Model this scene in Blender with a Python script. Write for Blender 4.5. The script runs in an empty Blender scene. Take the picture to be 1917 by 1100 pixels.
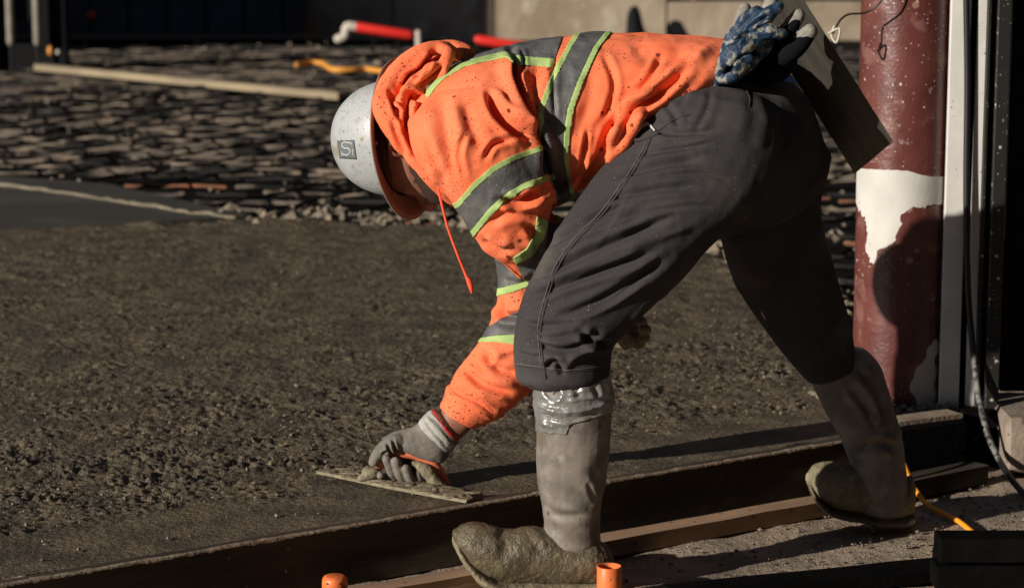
import bpy, bmesh, math, random
import numpy as np
from mathutils import Vector, Matrix
from mathutils.bvhtree import BVHTree
random.seed(7)
rng = np.random.default_rng(7)
SC = bpy.context.scene
COL = SC.collection

# ------------------------------------------------------------------ camera, sky, sun
F, CX, CY, CAMH = 4350.0, 958.5, 550.0, 1.5
PITCH = math.radians(9.43)
SUN_AZ, SUN_EL = math.radians(35.0), math.radians(16.5)      # direction light travels, from +X towards +Y
cam = bpy.data.objects.new('camera', bpy.data.cameras.new('camera'))
COL.objects.link(cam)
cam.location = (0, 0, CAMH)
cam.rotation_euler = (math.pi / 2 - PITCH, 0, 0)
cam.data.sensor_width = 36.0
cam.data.lens = F / 1917 * 36
cam.data.clip_end = 600
cam.data.dof.use_dof = True
cam.data.dof.focus_distance = 5.15
cam.data.dof.aperture_fstop = 4.5
SC.camera = cam
world = bpy.data.worlds.new('World'); SC.world = world; world.use_nodes = True
wn = world.node_tree; bg = wn.nodes['Background']
sky = wn.nodes.new('ShaderNodeTexSky'); sky.sky_type = 'NISHITA'; sky.sun_disc = False
TRAV = Vector((math.cos(SUN_AZ) * math.cos(SUN_EL), math.sin(SUN_AZ) * math.cos(SUN_EL), -math.sin(SUN_EL)))
sky.sun_elevation = SUN_EL; sky.air_density = .55; sky.dust_density = .1
sky.sun_rotation = math.atan2(-TRAV.x, -TRAV.y)
bg.inputs['Strength'].default_value = 0.05
wn.links.new(sky.outputs[0], bg.inputs[0])
sun = bpy.data.objects.new('sun', bpy.data.lights.new('sun', 'SUN')); COL.objects.link(sun)
sun.data.energy = 5.0; sun.data.angle = math.radians(0.5); sun.data.color = (1.0, 0.92, 0.81)
sun.rotation_euler = TRAV.to_track_quat('-Z', 'Y').to_euler()
sun.location = (-6, -4, 6)
SC.view_settings.view_transform = 'Standard'; SC.view_settings.look = 'None'
SC.view_settings.gamma = 1; SC.view_settings.use_curve_mapping = False
SC.view_settings.exposure = 0.06

# ------------------------------------------------------------------ measuring helpers
def ray(px, py):
    dx, dy = (px - CX) / F, -(py - CY) / F
    return Vector((dx, math.cos(PITCH) + dy * math.sin(PITCH), -math.sin(PITCH) + dy * math.cos(PITCH)))
def W(px, py, Y):
    d = ray(px, py); t = Y / d.y
    return Vector((d.x * t, Y, CAMH + d.z * t))
def G(px, py, z=0.0):
    d = ray(px, py); t = (z - CAMH) / d.z
    return Vector((d.x * t, d.y * t, z))
def proj(V):
    V = np.asarray(V); z = V[:, 2] - CAMH
    f = V[:, 1] * math.cos(PITCH) - z * math.sin(PITCH)
    u = V[:, 1] * math.sin(PITCH) + z * math.cos(PITCH)
    return np.stack([CX + F * V[:, 0] / f, CY - F * u / f], 1)

def _hash(i, j, k, s):
    h = (i.astype(np.int64) * 374761393 + j.astype(np.int64) * 668265263 + k.astype(np.int64) * 2147483647 + s * 974634777) & 0xffffffff
    h = ((h ^ (h >> 13)) * 1274126177) & 0xffffffff
    h = ((h ^ (h >> 16)) * 2246822519) & 0xffffffff
    return ((h ^ (h >> 15)) & 0xffff) / 65535.0
def vnoise(P, s=0):
    i = np.floor(P); f = P - i; u = f * f * (3 - 2 * f); i = i.astype(np.int64)
    r = 0
    for a in (0, 1):
        for b in (0, 1):
            for c in (0, 1):
                w = (u[:, 0] if a else 1 - u[:, 0]) * (u[:, 1] if b else 1 - u[:, 1]) * (u[:, 2] if c else 1 - u[:, 2])
                r = r + w * _hash(i[:, 0] + a, i[:, 1] + b, i[:, 2] + c, s)
    return r * 2 - 1
def fbm(P, sc, o=3, s=0):
    r = 0; a = 1.0
    for k in range(o):
        r = r + a * vnoise(P * sc * (2.03 ** k) + 17.3 * k, s + k); a *= .5
    return r

# ------------------------------------------------------------------ materials
def mat(name, c, c2=None, nscale=6, rough=.8, bump=None, specks=None, metal=0, sheen=0, streak=None, spec=.5, rvar=0, bands=None, stretch=None):
    m = bpy.data.materials.new(name); m.use_nodes = True
    nt = m.node_tree; N = nt.nodes; L = nt.links; b = N['Principled BSDF']
    b.inputs['Roughness'].default_value = rough; b.inputs['Metallic'].default_value = metal
    b.inputs['Specular IOR Level'].default_value = spec
    if sheen:
        b.inputs['Sheen Weight'].default_value = sheen; b.inputs['Sheen Roughness'].default_value = .5
        b.inputs['Sheen Tint'].default_value = (*c, 1)
    tc = N.new('ShaderNodeTexCoord')
    src = tc.outputs['Object']
    if stretch:
        mp = N.new('ShaderNodeMapping'); mp.vector_type = 'TEXTURE'; mp.inputs['Scale'].default_value = stretch[0]; mp.inputs['Rotation'].default_value = stretch[1]
        L.new(src, mp.inputs[0]); src2 = mp.outputs[0]
    else: src2 = src
    def noise(scale, detail=4, s=src2):
        n = N.new('ShaderNodeTexNoise'); n.inputs['Scale'].default_value = scale; n.inputs['Detail'].default_value = detail
        L.new(s, n.inputs['Vector']); return n
    def ramp(s, a, bb):
        r = N.new('ShaderNodeMapRange'); r.inputs[1].default_value = a; r.inputs[2].default_value = bb; r.interpolation_type = 'SMOOTHSTEP'
        L.new(s, r.inputs[0]); return r.outputs[0]
    def mix(f, a, bb):
        x = N.new('ShaderNodeMix'); x.data_type = 'RGBA'
        L.new(f, x.inputs[0])
        for sock, v in ((x.inputs[6], a), (x.inputs[7], bb)):
            if isinstance(v, tuple): sock.default_value = (*v, 1)
            else: L.new(v, sock)
        return x.outputs[2]
    colr = c
    if c2:
        colr = mix(ramp(noise(nscale, 6).outputs[0], .35, .65), c, c2)
    for sp in (specks or []):
        # (colour, voronoi scale, radius, noise gate scale)
        v = N.new('ShaderNodeTexVoronoi'); v.inputs['Scale'].default_value = sp[1]; L.new(src, v.inputs['Vector'])
        v.inputs['Randomness'].default_value = 1
        wv = noise(sp[1] * 2.5, 2, src)
        ad = N.new('ShaderNodeMath'); ad.operation = 'MULTIPLY_ADD'; ad.inputs[1].default_value = .22; L.new(wv.outputs[0], ad.inputs[0]); L.new(v.outputs['Distance'], ad.inputs[2])
        near = ramp(ad.outputs[0], sp[2] + .11 + .03, sp[2] + .11 - .03)
        sel = N.new('ShaderNodeSeparateColor'); L.new(v.outputs['Color'], sel.inputs[0])
        g = ramp(sel.outputs[0], sp[3], sp[3] + .02)
        mu = N.new('ShaderNodeMath'); mu.operation = 'MULTIPLY'; L.new(near, mu.inputs[0]); L.new(g, mu.inputs[1])
        if len(sp) > 4:
            mu2 = N.new('ShaderNodeMath'); mu2.operation = 'MULTIPLY'; L.new(mu.outputs[0], mu2.inputs[0]); L.new(ramp(noise(sp[4], 2, src).outputs[0], .42, .56), mu2.inputs[1]); mu = mu2
        colr = mix(mu.outputs[0], colr, sp[0])
    if bands:      # (colour, noise scale, lo, hi) irregular patches
        for bd in bands:
            colr = mix(ramp(noise(bd[1], 6).outputs[0], bd[2], bd[3]), colr, bd[0])
    if isinstance(colr, tuple): b.inputs['Base Color'].default_value = (*colr, 1)
    else: L.new(colr, b.inputs['Base Color'])
    if rvar:
        rr = N.new('ShaderNodeMapRange'); rr.inputs[3].default_value = rough - rvar; rr.inputs[4].default_value = min(1, rough + rvar)
        L.new(noise(nscale * 3, 5).outputs[0], rr.inputs[0]); L.new(rr.outputs[0], b.inputs['Roughness'])
    prev = None
    for bp in (bump or []):
        n = noise(bp[0], bp[3] if len(bp) > 3 else 4)
        bb = N.new('ShaderNodeBump'); bb.inputs['Strength'].default_value = bp[1]; bb.inputs['Distance'].default_value = bp[2]
        L.new(n.outputs[0], bb.inputs['Height'])
        if prev: L.new(prev, bb.inputs['Normal'])
        prev = bb.outputs[0]
    if prev: L.new(prev, b.inputs['Normal'])
    return m

M = {}
MUD = (.13, .105, .072)
M['orange'] = mat('orange_fleece', (.95, .235, .11), (.9, .19, .08), 9, .95, [(500, .55, .0015, 3), (45, .25, .004)],
                  [((.16, .03, .012), 75, .16, .1, 7), ((.2, .035, .015), 160, .22, .1, 11), ((.22, .04, .018), 34, .17, .6, 5)], sheen=.25, spec=.15)
M['cord'] = mat('orange_cord', (.95, .1, .035), None, 9, .7, [(600, .5, .001)])
M['tape'] = mat('grey_reflective_tape', (.13, .127, .125), (.085, .084, .085), 22, .55, [(45, .6, .006), (400, .3, .001)],
                [((.3, .29, .26), 120, .15, .6, 12)], spec=.4)
M['lime'] = mat('lime_edging', (.42, .56, .2), (.35, .49, .16), 30, .8, [(500, .4, .001), (50, .3, .003)], [((.12, .12, .05), 90, .14, .7)])
M['trouser'] = mat('dark_cotton_twill', (.05, .046, .047), (.039, .036, .038), 8, .9, [(900, .35, .0008), (38, .3, .005), (14, .25, .01)],
                   [((.25, .22, .18), 70, .1, .86, 6), ((.2, .18, .15), 170, .16, .8, 9)], spec=.2, bands=[((.085, .077, .07), 5, .5, .72)])
M['seam'] = mat('dark_seam', (.035, .032, .032), None, 8, .9)
M['seamlit'] = mat('seam_lit_edge', (.13, .12, .115), None, 8, .9)  # pale line paints the lit edge beside a seam
M['lining'] = mat('white_lining', (.55, .54, .52), None, 8, .9, [(200, .4, .002)])
M['skin'] = mat('skin', (.33, .15, .095), (.26, .11, .07), 25, .55, [(300, .2, .001)])
M['beard'] = mat('beard', (.06, .036, .025), (.09, .052, .034), 240, .9, [(420, 1, .003)])
M['helmet'] = mat('white_hard_hat', (.42, .44, .445), (.37, .39, .4), 8, .4, [(90, .05, .002)],
                  [((.1, .085, .06), 80, .14, .45), ((.16, .13, .09), 170, .17, .5), ((.3, .23, .13), 34, .17, .78)], bands=[((.3, .26, .19), 16, .6, .72), ((.34, .35, .34), 45, .52, .68)])
M['brim'] = mat('orange_lit_hat_underside', (.34, .21, .165), (.26, .165, .13), 14, .5, [(60, .1, .002)], [((.12, .08, .06), 60, .12, .7)])  # reddish brown paints the orange light bounced onto the white brim
M['strap'] = mat('dark_suspension', (.035, .022, .02), None, 8, .6)
M['decal'] = mat('grey_sticker', (.16, .18, .18), (.11, .13, .13), 120, .5)
M['decalw'] = mat('pale_print', (.5, .54, .55), None, 8, .5)
M['rubber'] = mat('grey_rubber', (.25, .22, .19), (.15, .13, .11), 22, .55, [(25, .2, .006), (200, .3, .0015)],
                  [((.1, .06, .04), 26, .12, .82), ((.12, .1, .07), 70, .14, .72)], bands=[((.13, .105, .075), 9, .52, .72), ((.33, .3, .26), 16, .6, .75)], rvar=.12)
M['ducttape'] = mat('silver_duct_tape', (.3, .3, .29), (.22, .215, .2), 20, .3, [(30, .5, .006), (120, .3, .002)], metal=.35, bands=[((.13, .11, .085), 16, .6, .75)])
M['mud'] = mat('wet_mud', (.14, .112, .068), (.085, .068, .042), 30, .4, [(60, .5, .006), (220, .9, .003)], [((.16, .135, .09), 90, .2, .6)], rvar=.15)
M['glove'] = mat('grey_coated_glove', (.2, .178, .155), (.145, .13, .11), 30, .75, [(250, .5, .002), (60, .3, .004)], [((.1, .09, .06), 120, .15, .7)])
M['cuff'] = mat('pale_knit_cuff', (.42, .41, .38), (.33, .32, .29), 40, .9, [(300, .8, .002)])
M['redtrim'] = mat('red_trim', (.6, .02, .015), None, 4, .8)
M['handle'] = mat('orange_rubber_handle', (.75, .2, .1), (.6, .16, .08), 60, .5, [(150, .3, .002)], [(MUD, 80, .2, .6)])
M['mudlight'] = mat('drying_mud', (.26, .22, .14), (.17, .145, .09), 40, .7, [(80, .8, .006), (300, .8, .002)])
M['blue'] = mat('blue_rubber_glove', (.006, .026, .06), (.009, .042, .09), 25, .6, [(45, .8, .008), (200, .5, .002)], bands=[((.27, .26, .22), 44, .5, .62)], rvar=.1)
M['blackglove'] = mat('black_knit_glove', (.006, .006, .008), None, 8, .95, [(300, .5, .002)], spec=.1)
M['greytip'] = mat('grey_dried_fingertip', (.3, .28, .24), (.2, .185, .16), 60, .9, [(180, .8, .002)])
M['bluecloth'] = mat('blue_cloth', (.03, .16, .5), None, 8, .8)
M['steel'] = mat('brushed_steel', (.12, .11, .09), (.085, .078, .066), 30, .42, [(60, .05, .001)], metal=.6, stretch=((.5, .5, 6), (0, math.radians(-32.7), 0)))
M['slab'] = mat('fresh_concrete', (.155, .121, .077), (.08, .064, .043), 9, .55, [(70, .9, .008), (220, .9, .004), (600, .6, .0015)],
                [((.26, .21, .14), 130, .24, .62), ((.03, .026, .02), 90, .24, .6)], rvar=.2)
M['agg'] = mat('bare_aggregate', (.24, .185, .12), (.1, .08, .055), 40, .7, [(200, .6, .003)])
M['slabsmooth'] = mat('trowelled_concrete', (.095, .088, .075), (.066, .062, .054), 2.2, .5, [(60, .15, .003), (300, .3, .001)])
M['bead'] = mat('concrete_slurry', (.22, .18, .12), (.14, .12, .085), 20, .8, [(50, .8, .01)])
M['ground'] = mat('sandy_dirt', (.4, .31, .225), (.25, .195, .14), 7, .95, [(30, .7, .012), (140, .9, .006), (420, .6, .002)],
                  [((.1, .08, .06), 60, .2, .66), ((.09, .075, .055), 26, .22, .8)])
M['crumb'] = mat('dirt_crumbs', (.24, .2, .15), (.12, .1, .075), 30, .95, [(90, .8, .006)])
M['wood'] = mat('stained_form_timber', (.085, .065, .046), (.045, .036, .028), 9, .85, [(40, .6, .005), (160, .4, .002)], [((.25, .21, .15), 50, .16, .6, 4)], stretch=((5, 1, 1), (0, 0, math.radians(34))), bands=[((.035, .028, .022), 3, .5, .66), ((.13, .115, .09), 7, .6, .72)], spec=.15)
M['woodedge'] = mat('sunlit_timber_edge', (.3, .2, .135), (.2, .15, .105), 30, .85, [(90, .7, .004)], bands=[((.3, .25, .18), 16, .5, .6)])  # pale tone puts the sunlit top edge into the colour
M['lath'] = mat('bare_timber', (.4, .25, .15), (.28, .18, .11), 10, .85, [(60, .5, .004)], [(MUD, 40, .22, .7)], stretch=((5, 1, 1), (0, 0, math.radians(34))))
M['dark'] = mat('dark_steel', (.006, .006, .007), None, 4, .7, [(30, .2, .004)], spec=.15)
M['darktimber'] = mat('shade_black_timber', (.004, .004, .004), (.007, .006, .006), 8, .9, [(40, .5, .006)], spec=.02)  # near-black tone puts the shadow on the timbers into the colour
M['redpaint'] = mat('dark_red_paint', (.1, .026, .022), (.14, .042, .034), 7, .36, [(24, .4, .006), (90, .35, .003)],
                    [((.6, .5, .44), 34, .14, .72, 4), ((.55, .45, .4), 90, .17, .6, 5), ((.3, .16, .13), 16, .16, .7)], bands=[((.2, .09, .075), 12, .58, .7), ((.3, .22, .19), 30, .66, .74)], rvar=.1, spec=.6)
M['whitepaint'] = mat('white_splash', (.62, .6, .56), (.54, .52, .48), 9, .7, [(80, .3, .002)], [((.2, .15, .12), 40, .1, .85)])
M['whitemetal'] = mat('white_coated_metal', (.72, .7, .66), (.64, .62, .58), 8, .55, [(60, .1, .002)], [((.12, .1, .08), 60, .12, .72), ((.2, .16, .12), 130, .15, .82)])
M['blackrub'] = mat('black_cable', (.012, .012, .013), None, 8, .45)
M['cablemud'] = mat('muddy_cable', (.012, .012, .013), (.2, .19, .17), 60, .7, [(90, .6, .003)])
M['speckpanel'] = mat('splashed_black_panel', (.016, .015, .014), None, 8, .5, None, [((.5, .46, .4), 40, .17, .55), ((.3, .27, .22), 90, .16, .6)])
M['yellow'] = mat('yellow_cord', (.95, .36, .02), None, 8, .6)
M['pvc'] = mat('orange_pvc', (.85, .2, .05), (.78, .17, .045), 20, .45, [(60, .15, .003)], [((.2, .07, .03), 110, .18, .5, 14), ((.16, .13, .09), 60, .16, .75)], bands=[((.5, .16, .06), 26, .6, .7)], rvar=.15)
M['footing'] = mat('pale_footing', (.3, .24, .19), (.2, .16, .125), 12, .9, [(60, .6, .006)], [((.15, .12, .09), 40, .2, .7)])
M['rebar'] = mat('caked_rebar', (.27, .215, .165), (.085, .07, .06), 6, .85, [(60, .6, .006)], spec=.2, bands=[((.42, .2, .11), 2, .68, .74), ((.016, .015, .014), 2.6, .5, .58)])
M['rust'] = mat('rusty_rebar', (.34, .12, .055), (.12, .06, .04), 9, .85, [(60, .6, .006)])
M['darkbar'] = mat('shaded_rebar', (.03, .027, .025), (.018, .018, .018), 6, .8, spec=.15)  # dark copy of the rebar, shading painted into its colour
M['membrane'] = mat('black_membrane', (.008, .008, .008), (.014, .013, .012), 2, .9, [(6, .6, .03)], spec=.05)
M['rubble'] = mat('pale_rubble', (.3, .24, .17), (.18, .15, .11), 5, .9, [(40, .8, .01)])
M['wall'] = mat('weathered_concrete_wall', (.42, .34, .25), (.3, .23, .16), 1.6, .95, [(8, .5, .03)], bands=[((.5, .43, .34), 3, .55, .7), ((.2, .14, .09), 2.2, .66, .8)])
M['red'] = mat('red_pipe_paint', (.8, .03, .02), None, 3, .5)
M['fitting'] = mat('pale_fitting', (.55, .5, .42), None, 3, .7)
M['hose'] = mat('amber_hose', (.75, .32, .05), None, 3, .6)
M['plank'] = mat('pale_plank', (.33, .26, .165), (.25, .2, .13), 2, .9)
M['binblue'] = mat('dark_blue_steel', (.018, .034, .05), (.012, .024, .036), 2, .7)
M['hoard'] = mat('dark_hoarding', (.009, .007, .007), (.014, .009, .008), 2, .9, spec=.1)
M['post'] = mat('orange_post', (.8, .35, .2), None, 3, .7)
M['brick'] = mat('dark_brick', (.05, .04, .035), (.035, .03, .027), 1, .9)  # finish of the unseen buildings added to hide sky
M['prop'] = mat('ribbed_prop', (.3, .26, .22), (.22, .19, .16), 9, .8)
M['greycrete'] = mat('grey_render', (.3, .29, .27), (.24, .23, .21), 1, .9)

# ------------------------------------------------------------------ object helpers
def tri_polys(P): return P
def raw_mesh(V, P, smooth=True, name='m'):
    me = bpy.data.meshes.new(name)
    me.from_pydata([tuple(v) for v in V], [], [list(p) for p in P]); me.update()
    if smooth: me.polygons.foreach_set('use_smooth', [True] * len(me.polygons))
    return me
ROOTLOC = {}
def thing(name, loc, label, cat, group=None):
    o = bpy.data.objects.new(name, None); COL.objects.link(o); o.location = loc; o.empty_display_size = .1
    o['label'] = label; o['category'] = cat
    if group: o['group'] = group
    ROOTLOC[o.name] = Vector(loc)
    return o
def part(name, V, P, material, parent=None, smooth=True, label=None, cat=None, group=None, kind=None, solid=None):
    V = np.asarray(V, float)
    loc = ROOTLOC[parent.name] if parent is not None else Vector(V.mean(0)) * 1.0
    if parent is None:
        loc = Vector((loc.x, loc.y, float(V[:, 2].min())))
    me = raw_mesh(V - np.array(loc), P, smooth, name)
    if material: me.materials.append(M[material])
    o = bpy.data.objects.new(name, me); COL.objects.link(o)
    if parent is not None: o.parent = parent
    else: o.location = loc
    ROOTLOC[o.name] = loc
    if label: o['label'] = label
    if cat: o['category'] = cat
    if group: o['group'] = group
    if kind: o['kind'] = kind
    if solid:
        s = o.modifiers.new('thickness', 'SOLIDIFY'); s.thickness = solid; s.offset = -1
    return o
def catmull(P, n):
    P = [np.array(p, float) for p in P]
    out = []
    for i in range(len(P) - 1):
        p0 = P[i - 1] if i else 2 * P[0] - P[1]; p1, p2 = P[i], P[i + 1]
        p3 = P[i + 2] if i + 2 < len(P) else 2 * P[-1] - P[-2]
        for k in range(n):
            t = k / n
            out.append(.5 * ((2 * p1) + (-p0 + p2) * t + (2 * p0 - 5 * p1 + 4 * p2 - p3) * t * t + (-p0 + 3 * p1 - 3 * p2 + p3) * t ** 3))
    out.append(P[-1]); return out
def rings(R, n):
    """R: list of (centre, u, v) -> closed tube"""
    V = []; P = []
    for c, u, v in R:
        for k in range(n):
            a = 2 * math.pi * k / n
            V.append(c + u * math.cos(a) + v * math.sin(a))
    for i in range(len(R) - 1):
        for k in range(n):
            a, b = i * n + k, i * n + (k + 1) % n
            P.append((a, b, b + n, a + n))
    V.append(R[0][0]); V.append(R[-1][0]); s, e = len(V) - 2, len(V) - 1
    m = (len(R) - 1) * n
    for k in range(n):
        P.append((s, (k + 1) % n, k)); P.append((e, m + k, m + (k + 1) % n))
    return np.array([tuple(x) for x in V]), P
def loft(secs, n=28, sub=5, cap=True, ck=.6):
    """secs: (ax, ay, bx, by, Y, half depth): outline points of each cross-section, at a true depth"""
    rows = []
    for ax, ay, bx, by, Y, hd in secs:
        A, B = W(ax, ay, Y), W(bx, by, Y)
        rows.append(np.concatenate([(np.array(A) + np.array(B)) / 2, (np.array(A) - np.array(B)) / 2, [hd]]))
    rows = catmull(rows, sub)
    R = [(r[:3], r[3:6], np.array([0, max(r[6], .004), 0])) for r in rows]
    if cap:      # rounded ends
        for end in (0, -1):
            c, u, v = R[end]; c2 = R[1 if end == 0 else -2][0]
            d = c - c2; ln = np.linalg.norm(d); d = d / max(ln, 1e-6); h = min(np.linalg.norm(u), np.linalg.norm(v)) * (ck if end else .6)
            extra = [(c + d * h * math.sin(t), u * math.cos(t), v * math.cos(t)) for t in (.5, 1.0, 1.35)]
            R = (extra[::-1] + R) if end == 0 else (R + extra)
    return rings(R, n)
def tube(pts, rad, n=10, sub=4, flat=1.0, cap=True):
    pts = [np.array(p, float) for p in pts]
    if not hasattr(rad, '__len__'): rad = [rad] * len(pts)
    rows = catmull([np.concatenate([p, [r]]) for p, r in zip(pts, rad)], sub) if sub > 1 else [np.concatenate([p, [r]]) for p, r in zip(pts, rad)]
    R = []; prev = None
    for i, r in enumerate(rows):
        a = rows[max(i - 1, 0)][:3]; b = rows[min(i + 1, len(rows) - 1)][:3]
        d = Vector(b - a).normalized()
        ref = prev if prev is not None else (Vector((0, 1, 0)) if abs(d.y) < .9 else Vector((1, 0, 0)))
        u = (ref - d * ref.dot(d)).normalized(); v = d.cross(u); prev = u
        R.append((r[:3], np.array(u) * r[3] * flat, np.array(v) * r[3]))
    if cap:
        for end in (0, -1):
            c, u, v = R[end]; c2 = R[1 if end == 0 else -2][0]
            d = c - c2; d = d / max(np.linalg.norm(d), 1e-9); h = np.linalg.norm(v)
            ex = [(c + d * h * math.sin(t), u * math.cos(t), v * math.cos(t)) for t in (.5, 1.0, 1.4)]
            R = (ex[::-1] + R) if end == 0 else (R + ex)
    return rings(R, n)
def ball(c, r, n=14):
    c = np.array(c, float); r = np.array(r if hasattr(r, '__len__') else (r, r, r), float)
    R = []
    for i in range(1, n):
        t = math.pi * i / n
        R.append((c + np.array([0, 0, math.cos(t) * r[2]]), np.array([math.sin(t) * r[0], 0, 0]), np.array([0, math.sin(t) * r[1], 0])))
    return rings(R, n * 2)
def box(c, size, rz=0.0, rx=0.0, bev=0.0):
    sx, sy, sz = [s / 2 for s in size]
    bm = bmesh.new(); bmesh.ops.create_cube(bm, size=1)
    bmesh.ops.scale(bm, vec=(sx * 2, sy * 2, sz * 2), verts=bm.verts)
    if bev: bmesh.ops.bevel(bm, geom=bm.edges[:], offset=bev, segments=1, affect='EDGES')
    Mx = Matrix.Translation(c) @ Matrix.Rotation(rz, 4, 'Z') @ Matrix.Rotation(rx, 4, 'Y')
    bmesh.ops.transform(bm, matrix=Mx, verts=bm.verts)
    bm.verts.index_update()
    V = np.array([tuple(v.co) for v in bm.verts]); P = [tuple(v.index for v in f.verts) for f in bm.faces]; bm.free()
    return V, P
def join(L):
    V = []; P = []; o = 0
    for v, p in L:
        V.append(v); P += [tuple(i + o for i in q) for q in p]; o += len(v)
    return np.concatenate(V), P
def fuse(L, voxel=.0045, smooth=6):
    V, P = join(L)
    o = bpy.data.objects.new('tmp', raw_mesh(V, P)); COL.objects.link(o)
    r = o.modifiers.new('r', 'REMESH'); r.mode = 'VOXEL'; r.voxel_size = voxel
    if smooth:
        s = o.modifiers.new('s', 'SMOOTH'); s.factor = .6; s.iterations = smooth
    dg = bpy.context.evaluated_depsgraph_get(); e = o.evaluated_get(dg); me = e.to_mesh()
    n = len(me.vertices); co = np.empty(n * 3); me.vertices.foreach_get('co', co)
    Pn = [tuple(p.vertices) for p in me.polygons]
    e.to_mesh_clear(); bpy.data.objects.remove(o)
    return co.reshape(-1, 3), Pn
def normals(V, P):
    T = []
    for p in P:
        for k in range(1, len(p) - 1): T.append((p[0], p[k], p[k + 1]))
    T = np.array(T); n = np.cross(V[T[:, 1]] - V[T[:, 0]], V[T[:, 2]] - V[T[:, 0]])
    N = np.zeros_like(V)
    for k in range(3): np.add.at(N, T[:, k], n)
    return N / np.maximum(np.linalg.norm(N, axis=1, keepdims=True), 1e-12), T
def seg_d(uv, pts):
    """distance to a polyline in pixels and position 0..1 along it"""
    pts = np.array(pts, float); best = np.full(len(uv), 1e9); tt = np.zeros(len(uv))
    L = np.linalg.norm(np.diff(pts, axis=0), axis=1); tot = L.sum(); acc = 0
    for i in range(len(pts) - 1):
        a, b = pts[i], pts[i + 1]; d = b - a
        t = np.clip(((uv - a) @ d) / (d @ d), 0, 1)
        q = np.linalg.norm(uv - a - t[:, None] * d, axis=1)
        m = q < best; best[m] = q[m]; tt[m] = (acc + t[m] * L[i]) / tot; acc += L[i]
    return best, tt
def poly_sd(uv, poly):
    """signed distance in pixels, positive inside"""
    poly = np.array(poly, float); d, _ = seg_d(uv, np.vstack([poly, poly[:1]]))
    ins = np.zeros(len(uv), bool); j = len(poly) - 1
    for i in range(len(poly)):
        yi, yj = poly[i, 1], poly[j, 1]
        if yi != yj:
            c = ((yi > uv[:, 1]) != (yj > uv[:, 1])) & (uv[:, 0] < (poly[j, 0] - poly[i, 0]) * (uv[:, 1] - yi) / (yj - yi) + poly[i, 0])
            ins ^= c
        j = i
    return np.where(ins, d, -d)
def crease(V, P, L, noise_amp=.0, noise_sc=12, seed=1, aniso=(1, 1, 1), k=1.7):
    """folds of cloth: L = (polyline px, width px, height m) on the side that faces -Y"""
    N, _ = normals(V, P); uv = proj(V); disp = np.zeros(len(V))
    face = np.clip((-N[:, 1] + .25) / .5, 0, 1)
    for c in L:
        pts, w, a = c[:3]
        d, t = seg_d(uv, catmull(pts, 5) if len(pts) > 2 else pts)
        fall = np.clip(np.minimum(t, 1 - t) * 5 + .12, 0, 1)
        g = np.exp(-(d / w) ** 2)
        a *= k; w *= .85; g = np.exp(-(d / w) ** 2); disp += a * g * fall * face
        if a < 0: disp += -a * .55 * np.exp(-((d - 1.9 * w) / (w * 1.1)) ** 2) * fall * face
    if noise_amp:
        disp += noise_amp * fbm(V * np.array(aniso), noise_sc, 3, seed)
    return V + N * disp[:, None]
def extract(V, P, field, off):
    """piece of a surface where field > 0, lifted by off: tape and edging sewn on cloth, paint on steel"""
    N, T = normals(V, P); f = field
    m = (f[T] > 0); k = m.sum(1)
    X = V + N * off; verts = []; key = {}; polys = []
    def vid(a, b=None):
        q = a if b is None else (min(a, b), max(a, b))
        if q in key: return key[q]
        if b is None: p = X[a]
        else:
            t = f[a] / (f[a] - f[b]); p = X[a] * (1 - t) + X[b] * t
        key[q] = len(verts); verts.append(p); return key[q]
    for i in np.nonzero(k)[0]:
        t = T[i]
        if k[i] == 3: polys.append(tuple(vid(int(x)) for x in t)); continue
        out = []
        for j in range(3):
            a, b = int(t[j]), int(t[(j + 1) % 3])
            if f[a] > 0: out.append(vid(a))
            if (f[a] > 0) != (f[b] > 0): out.append(vid(a, b))
        if len(out) >= 3: polys.append(tuple(out))
    return np.array(verts) if verts else np.zeros((0, 3)), polys
def bvh(V, P): return BVHTree.FromPolygons([tuple(v) for v in V], P)
def hit(B, px, py, off=.0):
    h = B.ray_cast(Vector((0, 0, CAMH)), ray(px, py).normalized())
    if h[0] is None: return None
    n = h[1] if h[1].dot(ray(px, py)) < 0 else -h[1]
    return h[0] + n * off
def surf_line(B, pts, r, off=0.0, n=6):
    c = catmull([np.array(p, float) for p in pts], 6)
    q = [hit(B, p[0], p[1], off) for p in c]; q = [x for x in q if x is not None]
    return tube(q, r, n, 1)
def interp_line(A, Bp, t): return [((1 - t) * a[0] + t * b[0], (1 - t) * a[1] + t * b[1]) for a, b in zip(A, Bp)]
def strip_poly(A, Bp, t0, t1): return interp_line(A, Bp, t0) + interp_line(A, Bp, t1)[::-1]

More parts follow.
